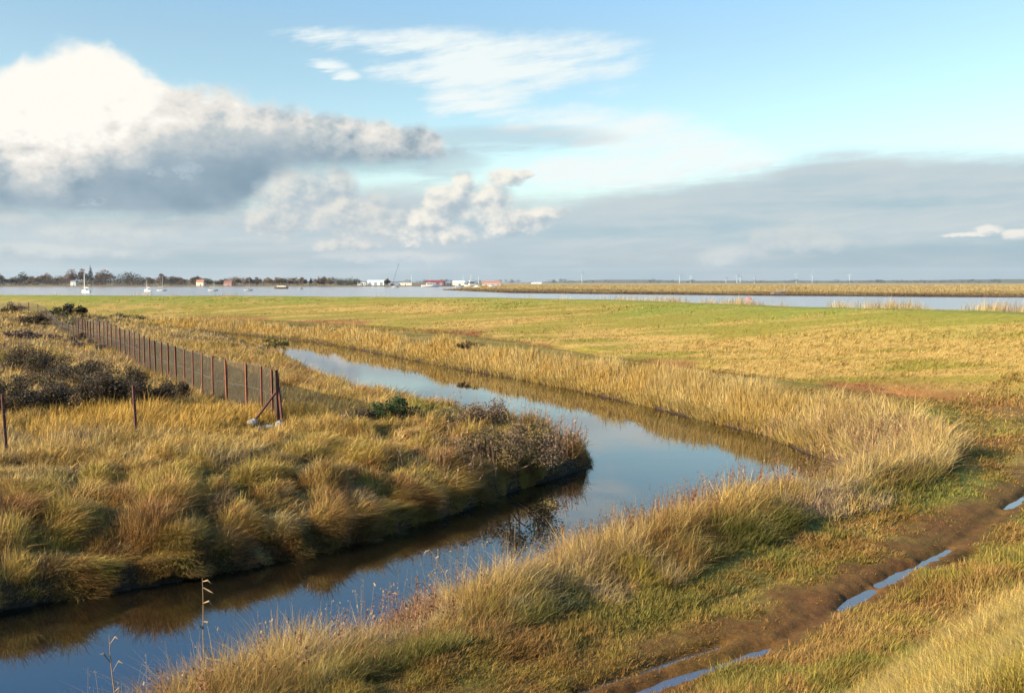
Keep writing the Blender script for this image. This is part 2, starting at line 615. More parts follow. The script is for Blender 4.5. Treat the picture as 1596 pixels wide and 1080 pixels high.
tag(link_mesh('ground', gv, loops, starts, ground_mat(), cols=gcol, smooth=True), 'grassy marsh ground with sea wall, dyke banks and far saltmarsh', None, None, 'structure')
del A, RR, quads, I, J


# ------------------------------------------------------------------ water
def sheet(name, pts, z, m, label):
    o = MB()
    o.add([(a, b, z) for a, b in pts], [tuple(range(len(pts)))])
    o = o.build(name, m)
    return tag(o, label, None, None, 'structure')


WM = water_mat('dyke_water', (.007, .0055, .003), .02, 1.3, .09)
hull_p = [(-130, 140), (-130, 120), (-66, 104), (-44, 94), (-31, 84), (-22, 66), (-14.5, 50), (-9.5, 38), (-5, 31), (-1.2, 28), (-1.2, 24), (-5, 19.6), (-9.2, 16.2), (-15, 11),
          (-34, -8), (-28, -16), (-16, -7), (-8, 2), (-2.5, 9.6), (0, 13), (4.2, 18.2), (8.4, 21.5), (10.6, 25), (10.8, 28.6), (9.6, 33), (6.6, 41), (1.4, 52.4), (-6.2, 67), (-14, 82), (-28, 101), (-60, 122)]
sheet('dyke_water', hull_p, 0.0, WM, 'still dark water of the winding dyke')
EM = water_mat('estuary_water', (.24, .21, .175), .16, .35, .5, (1, .35, 1))
wl = [(a[0], a[1]) for a in FOOT[27:]]
dirs = []
off = []
for k in range(27, len(FOOT)):
    a, b = FOOT[max(k - 1, 0)], FOOT[min(k + 1, len(FOOT) - 1)]
    d = (b - a) / np.hypot(*(b - a))
    w = np.interp(k, _fi, _fw) + 6
    off.append((FOOT[k][0] + d[1] * w, FOOT[k][1] - d[0] * w))
est = [(900, -200)] + [(60, 10)] + off + [(-6000, 300), (-6000, 3500), (6000, 3500), (6000, -200)]
sheet('estuary_water', est, 0.0, EM, 'pale estuary water beyond the sea wall')
PM = water_mat('puddle_water', (.06, .045, .03), .04, 5, .05)
pud = 1
for a, b in ((0, 1), (2, 3), (4, 5)):
    ks = np.linspace(_ra[a] - .8, _ra[b] + .8, 24)
    seg = np.hypot(*np.diff(RUT, axis=0).T)
    cum = np.concatenate([[0], np.cumsum(seg)])
    X, Y = np.interp(ks, cum, RUT[:, 0]), np.interp(ks, cum, RUT[:, 1])
    tx, ty = np.gradient(X), np.gradient(Y)
    l = np.hypot(tx, ty)
    nx, ny = -ty / l, tx / l
    pts = [(X[k] + nx[k] * .75, Y[k] + ny[k] * .75) for k in range(24)] + [(X[k] - nx[k] * .75, Y[k] - ny[k] * .75) for k in range(23, -1, -1)]
    sheet('puddle_water', pts, TRZ - .089, PM, 'rainwater lying in the wheel rut of the muddy track')


# ------------------------------------------------------------------ grass
def strips(name, P, yaw, lean, hgt, wid, col, near, m, kindlabel, tipc=None):
    """one mesh of grass blades; near = 3-section blades, else 2-section"""
    T = np.array([0, .45, .8, 1.0]) if near else np.array([0, .6, 1.0])
    W = np.array([1, .85, .5]) if near else np.array([1, .75])
    n, nl = len(P), len(T)
    side = np.stack([np.cos(yaw), np.sin(yaw), np.zeros(n)], 1)
    vs, cs = [], []
    L = np.hypot(lean[:, 0], lean[:, 1])
    for k in range(nl):
        t = T[k]
        up = hgt * t * (1 - .38 * np.minimum(L, 1.3) * t)
        c = P + np.stack([lean[:, 0] * hgt * t ** 1.6, lean[:, 1] * hgt * t ** 1.6, up], 1)
        if k < nl - 1:
            w = side * (wid * W[k] * .5)[:, None]
            vs += [c - w, c + w]
        else:
            vs += [c]
    nv = 2 * (nl - 1) + 1
    V = np.stack(vs, 1).reshape(-1, 3)
    C = np.repeat(col, nv, 0)
    if tipc is not None:
        C = C.reshape(n, nv, 3)
        C[:, -3:, :] = C[:, -3:, :] * .45 + tipc[:, None, :] * .55
        C = C.reshape(-1, 3)
    pat, st = [], []
    for k in range(nl - 2):
        st.append(len(pat))
        pat += [2 * k, 2 * k + 1, 2 * k + 3, 2 * k + 2]
    st.append(len(pat))
    pat += [2 * (nl - 2), 2 * (nl - 2) + 1, 2 * (nl - 1)]
    base = np.arange(n)[:, None]
    loops = (base * nv + np.array(pat)[None]).ravel()
    starts = (base * len(pat) + np.array(st)[None]).ravel()
    o = link_mesh(name, V, loops, starts, m, cols=C)
    return tag(o, kindlabel, None, None, 'stuff')


def sample(n, r0, r1, f=.65, amin=-37, amax=37):
    k = int(n * f)
    u = rng.random(k)
    ra = 1 / (1 / r0 + (1 / r1 - 1 / r0) * u)
    rb = np.exp(np.log(r0) + (np.log(r1) - np.log(r0)) * rng.random(n - k))
    r = np.concatenate([ra, rb])
    a = np.radians(rng.uniform(amin, amax, n))
    return np.sin(a) * r, np.cos(a) * r


GM = leaf_mat('grass_blades', .28)


def grow(name, label, x, y, nb, spread, hfun, colfun, leanfun, wmul=1.0, wmin=.0045, tip=None, scatter=.35, flop=.2):
    """tufts at x,y with nb blades each"""
    F = fields(x, y)
    z = height(x, y, F)
    hg = hfun(x, y, F)
    ok = hg > .015
    x, y, z, hg = x[ok], y[ok], z[ok], hg[ok]
    F = {k: v[ok] for k, v in F.items()}
    col = colfun(x, y, F)
    lx, ly = leanfun(x, y, F)
    n = len(x)
    rep = lambda q: np.repeat(q, nb, 0)
    r = rep(F['r'])
    N = n * nb
    sp = rep(spread * (.6 + .8 * rng.random(n)) * np.maximum(1, F['r'] / 22))
    th = rng.uniform(0, 6.283, N)
    rad = sp * np.sqrt(rng.random(N))
    ox, oy = np.cos(th) * rad, np.sin(th) * rad
    P = np.stack([rep(x) + ox, rep(y) + oy, rep(z) - .03], 1)
    H = rep(hg) * np.where(rng.random(N) < .12, rng.uniform(1.1, 1.6, N), rng.uniform(.45, 1.15, N))
    fan = .45 * rad / np.maximum(sp, 1e-6)
    lean = np.stack([rep(lx) + np.cos(th) * fan * .6 + rng.normal(0, scatter * .8, N), rep(ly) + np.sin(th) * fan * .6 + rng.normal(0, scatter * .8, N)], 1)
    if flop:
        m = rng.random(N) < flop
        a2, q2 = rng.uniform(0, 6.283, N), rng.uniform(.7, 1.9, N)
        lean[m] = np.stack([np.cos(a2) * q2, np.sin(a2) * q2], 1)[m]
    W = np.maximum(wmin, r * .00058) * rng.uniform(.6, 1.5, N) * wmul
    C = rep(col * rng.uniform(.65, 1.3, (n, 1))) * rng.uniform(.7, 1.3, (N, 1)) * rng.uniform(.94, 1.06, (N, 3))
    yaw = rng.uniform(-.9, .9, N) + np.where(rng.random(N) < .25, 1.5, 0)
    T = None if tip is None else np.tile(tip, (N, 1)) * rng.uniform(.7, 1.2, (N, 1))
    strips(name, P, yaw, lean, H, W, np.clip(C, .005, .8), F['r'].mean() < 45, GM, label, T)
    return N


def tuss(x, y):
    return worley(x * 1.05 + 1.2 * fbm(x * .8, y * .8, 2, 8), y * 1.05 + 1.2 * fbm(x * .8, y * .8, 2, 9), 21)


def mixc(x, y, cols, s, f1=.4, f2=1.6):
    n = fbm(x * f1, y * f1, 3, s) * .55 + fbm(x * f2, y * f2, 3, s + 9) * .45
    t = np.clip((n - .3) / .4, 0, .9999) * (len(cols) - 1)
    i = t.astype(int)
    A = np.array(cols)
    return A[i] + (A[np.minimum(i + 1, len(cols) - 1)] - A[i]) * (t - i)[:, None]


DENS = 1.0

def gap_green(x, y):
    g = np.zeros(x.shape)
    for (px, py, rx, ry) in ((690, 640, 1.3, 2.2), (350, 735, 2.2, 1.0), (130, 745, 2.0, .6), (470, 690, 2.0, .8)):
        a, b = G(px, py, 1.3)
        g = np.maximum(g, (1.0 if px == 690 else .55) * np.exp(-(((x - a) / rx) ** 2 + ((y - b) / ry) ** 2)))
    return g


# --- peninsula and left bank: shaggy tussocks
def h_tus(x, y, F):
    b, ox, oy, cid = tuss(x, y)
    edge = sm(.05, .5, F['sd'])
    h = (.14 + .34 * np.clip(1 - (b / .62) ** 2, 0, 1)) * (.6 + .5 * cid) * (.6 + .8 * fbm(x * 2.3, y * 2.3, 2, 206)) * (.6 + .4 * edge)
    h = h * (1 - .6 * gap_green(x, y))
    strip = 1 - sm(4.0, 6.5, F['sd'] + 2.2 * (fbm(x * .3, y * .3, 3, 201) - .5))
    return np.where(F['inner'] & (F['sd'] > .0) & (F['sf'] < 0) & (rng.random(x.shape) < strip + .12 * (F['r'] > 34)), h, 0)


def c_tus(x, y, F):
    _, _, _, cid = tuss(x, y)
    c = mixc(x, y, [BROWN * 1.9, STRAW * .85, OLIVE * 1.9, STRAW * 1.05, STRAW * .75, BROWN * 2.1, STRAW_L * .95], 210, .9, 3.6)
    gg = sm(.3, .8, gap_green(x, y))
    far = sm(2.2, 5.2, F['sd'])
    c = lerp(c, STRAW * 1.15, far * .65)
    c = lerp(c, RUSSET * 1.2, (cid > .88) * .4)
    c = lerp(c, PURPLE, (cid < .10) * .4)
    return 1.14 * lerp(c, GREEN * 1.1 + OLIVE * .4, gg * .8)


def l_tus(x, y, F):
    b, ox, oy, cid = tuss(x, y)
    tipk = .35 + .65 * sm(NO + 44, NO + 52, F['dp'])
    e = 1.0 * tipk * (1 - sm(.05, 1.0, F['sd']))
    return ox * .45 + .30 + 1.9 * (fbm(x * 1.5, y * 1.5, 3, 221) - .5) - e * F['gx'], oy * .45 - .22 + 1.9 * (fbm(x * 1.5, y * 1.5, 3, 222) - .5) - e * F['gy']


x, y = sample(int(210000 * DENS), 11.5, 60, .6, -38, 10)
k = rng.integers(46, len(ic) - 6, 24000)
u, q = rng.random(24000), rng.random(24000) ** 1.4 * .75
dd_ = ic[k + 1] - ic[k]
nn_ = np.stack([dd_[:, 1], -dd_[:, 0]], 1) / np.hypot(dd_[:, 0], dd_[:, 1])[:, None]
E0 = ic[k] * (1 - u)[:, None] + ic[k + 1] * u[:, None]
side_ = np.sign(fields(E0[:, 0] + nn_[:, 0] * .3, E0[:, 1] + nn_[:, 1] * .3)['sd'])
E0 = E0 + nn_ * (side_ * q)[:, None]
clump = fbm(E0[:, 0] * 1.4, E0[:, 1] * 1.4, 3, 205)
E0 = E0[clump > .40]
x, y = np.concatenate([x, E0[:, 0]]), np.concatenate([y, E0[:, 1]])
grow('tussock_grass', 'shaggy olive and straw tussock grass on the inner dyke bank', x, y, 7, .07, h_tus, c_tus, l_tus, wmul=.72, wmin=.0055)

# --- left field: tall straw grass behind the bank and round the fence
pe = np.array([G(230, 650, 1.6)[0], G(230, 650, 1.6)[1]])


def h_fld(x, y, F):
    n = fbm(x * .5, y * .5, 3, 231)
    tall = np.exp(-(((x + 8.2) / 4.0) ** 2 + ((y - 26.0) / 2.3) ** 2))
    h = .26 + .45 * (n - .35) + .28 * tall
    h = h * (1 - .75 * gap_green(x, y))
    cx, cy = G(432, 672, 1.25)
    bx, by = G(612, 672, 1.15)
    h = h * (1 - .7 * np.exp(-(((x - bx) / .9) ** 2 + ((y - by + .4) / 1.0) ** 2)))
    h = h * (1 - .82 * np.exp(-(((x - cx) / 1.3) ** 2 + ((y - cy + .9) / 1.9) ** 2)))
    k = F['inner'] & (F['sd'] > 2.6 + 2.2 * fbm(x * .3, y * .3, 3, 201)) & (F['sf'] < 0)
    return np.where(k, np.clip(h, .1, 1.1), 0)


def c_fld(x, y, F):
    c = mixc(x, y, [OLIVE * 1.2, STRAW * .85, STRAW, STRAW_L * .95, PURPLE * 1.2, STRAW], 240, .35, 1.4)
    tall = np.exp(-(((x + 9.2) / 4.6) ** 2 + ((y - 26.3) / 2.6) ** 2))
    c = lerp(c, GOLD * 1.1, np.clip(tall * 1.3, 0, .85))
    return lerp(c, GREEN * 1.1 + OLIVE * .4, sm(.3, .8, gap_green(x, y)) * .8)


def l_fld(x, y, F):
    return .22 + .5 * (fbm(x * .5, y * .5, 2, 251) - .5), -.1 + .5 * (fbm(x * .5, y * .5, 2, 252) - .5)


x, y = sample(int(110000 * DENS), 15, 112, .5, -40, 4)
grow('field_grass', 'dry straw coloured grass round the wire fence', x, y, 6, .08, h_fld, c_fld, l_fld, wmul=.8, wmin=.006)


# --- near bank, tall straw grass between track and dyke
def tall_w(x, y, F):
    n = fbm(x * .6, y * .6, 3, 261) - .5
    a = (F['sn'] > 8.35 + .9 * n) & (y < 23.5) & (x < 9.5)
    b = F['sd'] < 2.35 + 1.2 * n
    return a | b


def h_bank(x, y, F):
    n = fbm(x * .8, y * .8, 3, 271)
    b, ox, oy, cid = tuss(x, y)
    h = (.34 + .7 * (n - .3)) * (.7 + .5 * np.clip(1 - b, 0, 1))
    k = (~F['inner']) & (F['dp'] < FAR0 + 7) & (F['sd'] > .02) & (F['sf'] < 0) & tall_w(x, y, F) & (np.abs(F['tr'] - .5) > 1.2)
    h = h * (.55 + .45 * sm(8.2, 9.3, F['sn']) + .0)
    h = np.where(F['sn'] < 9.2, h * .8, h)
    bend = sm(7, 9, x) * sm(21, 24, y)
    h = h + .24 * bend
    return np.where(k, np.clip(h, .14, 1.2), 0)


def c_bank(x, y, F):
    c = mixc(x, y, [OLIVE * 1.2, BROWN * 1.7, STRAW * .85, STRAW, STRAW_L * .9, PURPLE * 1.7, STRAW * .95, OLIVE * 1.5], 280, .6, 2.6)
    low = 1 - sm(8.2, 9.5, F['sn'] + .8 * (fbm(x * .9, y * .9, 2, 281) - .5))
    c = lerp(c, GREEN * .85, low * .7 * sm(.42, .56, fbm(x * .45, y * .45, 3, 282)))
    ru = sm(.50, .62, fbm(x * .7, y * .7, 3, 283)) * sm(9.4, 10.3, F['sn'])
    c = lerp(c, RUSSET * 1.35, ru * .7)
    return lerp(c, STRAW_L, .6 * sm(7, 9, x) * sm(20, 23, y))


def l_bank(x, y, F):
    e = .5 * (1 - sm(.05, .7, F['sd']))
    return .20 + .9 * (fbm(x * .7, y * .7, 3, 291) - .5) - e * F['gx'], -.08 + .9 * (fbm(x * .7, y * .7, 3, 292) - .5) - e * F['gy']


x, y = sample(int(220000 * DENS), 6.5, 34, .75, -34, 34)
grow('bank_grass', 'tall dry straw grass between the track and the dyke', x, y, 7, .06, h_bank, c_bank, l_bank, wmul=.82, wmin=.0045)


# --- reeds on the far outer bank
def h_reed(x, y, F):
    n = fbm(x * .45, y * .45, 3, 301)
    k = F['far'] & (F['sd'] > .0) & (F['sd'] < 2.0 + 1.8 * (fbm(x * .3, y * .3, 3, 302) - .5)) & (F['sf'] < -1)
    return np.where(k, np.clip(.47 + .75 * (n - .45), .22, .9) * (.6 + .55 * sm(.2, 1.5, F['sd'])), 0)


def c_reed(x, y, F):
    c = mixc(x, y, [GOLD * .95, GOLD * 1.15, STRAW, STRAW_L, GOLD], 310, .3, 1.2)
    return lerp(c, OLIVE * 1.5, (1 - sm(.2, .9, F['sd'])) * .45)


def l_reed(x, y, F):
    e = .45 * (1 - sm(.0, .5, F['sd'])) * (F['sf'] < 0)
    return .12 + .3 * (fbm(x * .4, y * .4, 2, 311) - .5) - e * F['gx'], -e * F['gy'] - .08 + .2 * (fbm(x * .4, y * .4, 2, 312) - .5)


x, y = sample(int(420000 * DENS), 25, 128, .4, -33, 22)
grow('reed_bed', 'golden reeds lining the far bank of the dyke', x, y, 6, .07, h_reed, c_reed, l_reed, wmul=.68, tip=STRAW_L * .9, scatter=.2, flop=.03)


# --- verge, track margins and near sea wall slope: short grass
def h_verge(x, y, F):
    n = fbm(x * .9, y * .9, 3, 321)
    e = fbm(x * 1.6, y * 1.6, 4, 104) - .5
    mud = sm(-.5, -.1, F['tr'] + e * .7) * (1 - sm(.35, 1.25, F['tr'] + e * 1.8)) * (1 - .75 * sm(_ra[5] + .6, _ra[5] + 2.2, F['tarc']))
    wetrut = np.exp(-(F['tr'] / .22) ** 2)
    k = (~F['inner']) & (F['sd'] > .3) & ~((F['sf'] < -.8) & tall_w(x, y, F) & (np.abs(F['tr'] - .5) > 1.2)) & (F['sf'] < F['fw'] + 3.5) & (F['fpar'] < 8.6)
    h = .04 + .11 * n + .05 * sm(.55, .7, fbm(x * 2.1, y * 2.1, 2, 322))
    right = sm(-1.9, -.6, F['sf'])
    h = h + right * (.01 + .15 * n)
    h = h * (1 - .62 * mud)
    k &= rng.random(x.shape) > .52 * mud + .7 * wetrut
    return np.where(k, h, 0)


def c_verge(x, y, F):
    c, _, mud = cover(x, y, F)
    c2 = mixc(x, y, [OLIVE * 1.15, GREEN * 1.35, OLIVE * 1.5, BROWN * 1.6, STRAW * .9, OLIVE * 1.4], 330, .6, 2.4)
    c2 = lerp(c2, mixc(x, y, [OLIVE * 1.3, STRAW * .85, STRAW_L * .7, OLIVE * 1.6, STRAW * .95, STRAW_L * .85], 335, .6, 2.4), sm(-.4, .8, F['sf']))
    g = sm(.38, .56, fbm(x * .35, y * .35, 4, 101)) * (1 - sm(.5, 1.5, np.abs(F['sn'] - 8.2))) * (F['r'] < 40)
    c2 = lerp(c2, GREEN * 1.25, g * .8)
    nb = (1 - sm(.8, 2.6, np.abs(F['tr'] - .6))) * .55
    c2 = lerp(c2, np.array([.17, .08, .022]), nb * fbm(x * 1.2, y * 1.2, 3, 344) * 1.6)
    return 1.25 * lerp(c2 * .8 + c * .2, lerp(np.tile(np.array([.13, .055, .02]), (len(x), 1)), GOLD * .5, fbm(x * 3, y * 3, 2, 343)), mud * .85)


def l_verge(x, y, F):
    return .25 + .7 * (fbm(x * .9, y * .9, 2, 341) - .5), -.15 + .7 * (fbm(x * .9, y * .9, 2, 342) - .5)


x, y = sample(int(290000 * DENS), 5.6, 42, .8, -22, 38)
grow('verge_grass', 'short green and straw grass beside the muddy track', x, y, 6, .05, h_verge, c_verge, l_verge, wmin=.004)


# --- terrace and far sea wall slope
def h_wall(x, y, F):
    n = fbm(x * .3, y * .3, 3, 351)
    k = (~F['inner']) & (F['fpar'] >= 8.0) & (F['sd'] > 1.6) & (F['sf'] < F['fw'] + 3.5)
    k |= F['inner'] & (F['sd'] > 1) & (F['sf'] > 0) & (F['sf'] < F['fw'] + 3.5)
    st = fbm((F['farc'] * .35 + F['sf'] * .75) * .55, (F['sf'] * .5 - F['farc'] * .12) * .22, 4, 105)
    h = .03 + .11 * sm(.35, .65, st) + .04 * n
    return np.where(k, h * (1 - .5 * (F['sf'] > F['fw'] * .92)), 0)


def c_wall(x, y, F):
    c, _, _ = cover(x, y, F)
    return c * rng.uniform(.85, 1.2, (len(x), 1))


def l_wall(x, y, F):
    return .55 + .5 * (fbm(x * .3, y * .3, 2, 361) - .5), -.35 + .4 * (fbm(x * .3, y * .3, 2, 362) - .5)


x, y = sample(int(200000 * DENS), 22, 150, .35, -36, 36)
grow('wall_grass', 'short windblown grass on the far sea wall slope', x, y, 5, .12, h_wall, c_wall, l_wall, wmul=.85)


# --- tan reeds fringing the seaward edge of the wall
def h_fr(x, y, F):
    t = F['sf'] - F['fw'] - 3.2
    a = np.degrees(np.arctan2(x, y))
    d = sm(3, 13, a) + .8 * (1 - sm(-28, -22, a)) + .35 * sm(.55, .7, fbm(a * .9, a * 0, 3, 372))
    n = fbm(F['farc'] * .22, t * .2, 3, 371)
    k = (t > -.3) & (t < 2.6) & (F['fpar'] > 8) & (rng.random(x.shape) < np.clip(d, 0, 1) * .45 * sm(.35, .6, n))
    return np.where(k, .3 + .75 * n, 0)


def c_fr(x, y, F):
    return mixc(x, y, [STRAW * .8, STRAW_L * .8, STRAW_L, PURPLE * 1.8], 380, .2, .8)


x, y = sample(int(520000 * DENS), 52, 165, .3, -34, 34)
grow('fringe_reeds', 'thin tan reeds along the seaward edge of the wall', x, y, 4, .10, h_fr, c_fr, l_reed, wmul=.33, scatter=.25, flop=.03)


# --- upright vegetation of the saltmarsh island
def h_marsh(x, y, F):
    z = height(x, y, F)
    k = (F['sf'] > F['fw'] + 12) & (z > .3) & (y < 1900) & (x > -56)
    d = y - np.interp(x, ISLX, ISLY)
    return np.where(k & (d > 3), .35 + .35 * fbm(x * .03, y * .01, 2, 391), 0)


def c_marsh(x, y, F):
    c, _, _ = cover(x, y, F)
    return c * 1.0


x, y = sample(int(150000 * DENS), 250, 1900, .7, -8, 36)
grow('marsh_vegetation', 'brown and straw saltmarsh vegetation on the island across the water', x, y, 3, .3, h_marsh, c_marsh, l_wall, wmul=.9)

# ------------------------------------------------------------------ wire fence on the left bank
RUST = mat('rusty_steel', (.17, .048, .024), .8, .35, 9)
RUSTD = mat('dark_rust', (.075, .022, .015), .8, .35, 9)
NET = mat('green_netting', (.034, .025, .014), .85, .2, 4)
WIRE = mat('galvanised_wire', (.10, .10, .085), .6, .2, 8, .3)
f_base = [G(436, 668, 1.25)] + [G(a, b, 2.72) for a, b in ((397, 571), (341, 562), (296, 550), (250, 537), (201, 522), (150, 508), (119, 498))]
FP = catmull(f_base, 6)
seg = np.hypot(*np.diff(FP, axis=0).T)
cum = np.concatenate([[0], np.cumsum(seg)])


def along(s):
    return float(np.interp(s, cum, FP[:, 0])), float(np.interp(s, cum, FP[:, 1]))


fx, fy = along(0)
fence = thing('wire_fence', 'rusty post and green netting fence running back along the grassy bank', 'fence', (fx, fy, hz(fx, fy)))
f0 = fence.location.copy()
FH = 1.47
n_post = 33
ss_ = np.linspace(.75, cum[-1], n_post)
ztop = {}


def fz(s):
    x, y = along(s)
    return hz(x, y)


_sg = np.linspace(0, cum[-1], 60)
_zg = np.array([fz(s) for s in _sg])
_zg = np.convolve(np.pad(_zg, 4, mode='edge'), np.ones(9) / 9, 'valid')
zsm = lambda s: float(np.interp(s, _sg, _zg))


def angle_post(m, x, y, z0, z1, rz, w=.06, lean=(0, 0)):
    """L-section steel post"""
    t = .009
    ca, sa = math.cos(rz), math.sin(rz)
    prof = [(-w / 2, -t), (w / 2, -t), (w / 2, 0), (-w / 2 + t, 0), (-w / 2 + t, w - t), (-w / 2, w - t)]
    secs = []
    for z, k in ((z0, 0), (z1, 1)):
        secs.append([(x + a * ca - b * sa + lean[0] * k, y + a * sa + b * ca + lean[1] * k, z) for a, b in prof])
    n = 6
    vs = secs[0] + secs[1]
    fs = [(k, (k + 1) % n, n + (k + 1) % n, n + k) for k in range(n)] + [tuple(range(n))[::-1], tuple(range(n, 2 * n))]
    m.add(vs, fs)
    return m


for k, s in enumerate(ss_):
    x, y = along(s)
    x2, y2 = along(min(s + .3, cum[-1]))
    x1, y1 = along(max(s - .3, 0))
    rz = math.atan2(y2 - y1, x2 - x1)
    z = zsm(s)
    wdt = .062 if k < 12 else .075
    b = angle_post(MB(), 0, 0, -.3, FH + random.uniform(-.03, .05), rz + math.pi, wdt, (random.uniform(-.03, .03), random.uniform(-.03, .03)))
    b.build('post', RUST, fence, Vector((x, y, z)) - f0 + Vector((-.02, -.02, 0)))
b = MB()
angle_post(b, 0, 0, -.3, FH + .05, 2.3, .085, (-.05, .0))
b.build('corner_post', RUSTD, fence, Vector((fx, fy, zsm(0))) - f0)
MB().tube((-.03, 0, 1.0), (-.74, -.30, .0),   .042, .042, 6).build('brace', RUSTD, fence, Vector((fx, fy, zsm(0))) - f0)
MB().tube((-.02, .03, 1.05), (.14, -.25, .0),   .042, .042, 6).build('brace', RUSTD, fence, Vector((fx, fy, zsm(0))) - f0)
# netting: crossing strands, finer near, coarser far
b = MB()
s, H0 = 0.0, 1.40
while s < cum[-1] - .05:
    pitch = .034 + .0004 * s
    w = pitch * .19
    for sg in (1, -1):
        s0, s1 = s, min(max(s + sg * .75, 0), cum[-1])
        pa, pb, pc = along(s0), along((s0 + s1) / 2), along(s1)
        za, zb, zc = zsm(s0), zsm((s0 + s1) / 2), zsm(s1)
        dxy = Vector((pc[0] - pa[0], pc[1] - pa[1], 0))
        dxy = dxy.normalized() * w if dxy.length > 1e-4 else Vector((w, 0, 0))
        P = [Vector((*p, z + h)) - f0 + Vector((0, 0, 0.004 * sg)) for p, z, h in ((pa, za, .03), (pb, zb, .03 + H0 / 2), (pc, zc, .03 + H0))]
        b.add([P[0] - dxy, P[0] + dxy, P[1] + dxy, P[1] - dxy, P[2] + dxy, P[2] - dxy], [(0, 1, 2, 3), (3, 2, 4, 5)])
    s += pitch
b.build('netting', NET, fence)
for hh in (1.43, .75):
    b = MB()
    pts = [Vector((*along(s), zsm(s) + hh)) - f0 for s in np.linspace(0, cum[-1], 50)]
    b.path(pts, [.005 + .00015 * k for k in range(50)], 4)
    b.build('line_wire', WIRE, fence)

# second, far stretch over the hummock
F2 = catmull([along(cum[-1]), at_dist(106, 68), at_dist(88, 74), at_dist(72, 80), at_dist(45, 84), at_dist(12, 86), at_dist(-40, 88)], 4)
x0, y0 = F2[0]
fence2 = thing('wire_fence', 'distant thin netting fence climbing over the scrubby hummock behind', 'fence', (x0, y0, hz(x0, y0)))
f0b = fence2.location.copy()
b = MB()
tops = []
for k, (x, y) in enumerate(F2):
    z = hz(x, y)
    tops.append(Vector((x, y, z + .92)) - f0b)
    if k % 2 == 0:
        angle_post(MB(), 0, 0, -.3, .95, .8, .05).build('post', RUSTD, fence2, Vector((x, y, z)) - f0b)
for k in range(len(tops) - 1):
    p, q = tops[k], tops[k + 1]
    n = max(2, int((q - p).length / .16))
    for j in range(n):
        a = p.lerp(q, j / n)
        e = p.lerp(q, (j + 1) / n)
        wv = (q - p).normalized() * .022
        dn = Vector((0, 0, -.88))
        b.add([a - wv, a + wv, e + dn + wv, e + dn - wv], [(0, 1, 2, 3)])
        b.add([e - wv, e + wv, a + dn + wv, a + dn - wv], [(0, 1, 2, 3)])
b.build('netting', NET, fence2)
MB().path(tops, [.012] * len(tops), 4).build('line_wire', WIRE, fence2)

# lone posts left of the corner
for (px, py0, py1, lab) in ((12, 722, 618, 'bare dark rusty post in the tall straw grass, farther from the netting'),
                            (214, 692, 604, 'bare dark rusty post in front of the shade-black bramble scrub, nearer the netting')):
    x, y = G(px, py0, 1.22)
    z = hz(x, y)
    h = (py0 - py1) / FPX * y
    p = thing('fence_post', lab, 'post', (x, y, z), .4, 'lone fence posts without netting')
    angle_post(MB(), 0, 0, -.3, h, .3, .055, (-.05, .02)).build('shaft', RUSTD, p)
    for q in (.35, .7, 1.05):
        MB().tube((-.045 - .04 * q / h, -.012, q), (.045 - .04 * q / h, -.012, q), .007, .007, 5).build('wire_clip', WIRE, p)

# pale stones at the corner post
STONE = mat('chalk_stone', (.20, .185, .16), .9, .25, 14, bump=.3)


def stone(name, lab, x, y, z, s, seed):
    rs = np.random.default_rng(seed)
    vs, fs = [], []
    n, m_ = 9, 6
    for i in range(m_ + 1):
        th = math.pi * i / m_
        for j in range(n):
            ph = 2 * math.pi * j / n
            r = 1 + rs.uniform(-.22, .22)
            vs.append((math.sin(th) * math.cos(ph) * s[0] * r, math.sin(th) * math.sin(ph) * s[1] * r, math.cos(th) * s[2] * r + s[2] * .5))
    for i in range(m_):
        for j in range(n):
            fs.append((i * n + j, (i + 1) * n + j, (i + 1) * n + (j + 1) % n, i * n + (j + 1) % n))
    o = MB().add(vs, fs).build(name, STONE, None, (x, y, z))
    return tag(o, lab, 'stone', 'pale stones at the fence corner')


for k, (dx, dy, s, lab) in enumerate(((-.62, -.42, (.16, .12, .11), 'pale lump of stone at the foot of the slanting fence brace'),
                                      (-.25, -.3, (.2, .12, .08), 'flat pale stone between the brace foot and the corner post'),
                                      (.08, -.32, (.12, .1, .1), 'small pale stone against the foot of the corner post'),
                                      (-.42, -.55, (.09, .1, .06), 'smallest pale stone lying in front of the others by the fence corner'))):
    stone('stone', lab, fx + dx, fy + dy, hz(fx + dx, fy + dy) + .05, s, 40 + k)

# ------------------------------------------------------------------ bushes, scrub, trees
LEAF = leaf_mat('leaves', .22)
BARK = mat('bark', (.075, .05, .035), .9, .3, 10)


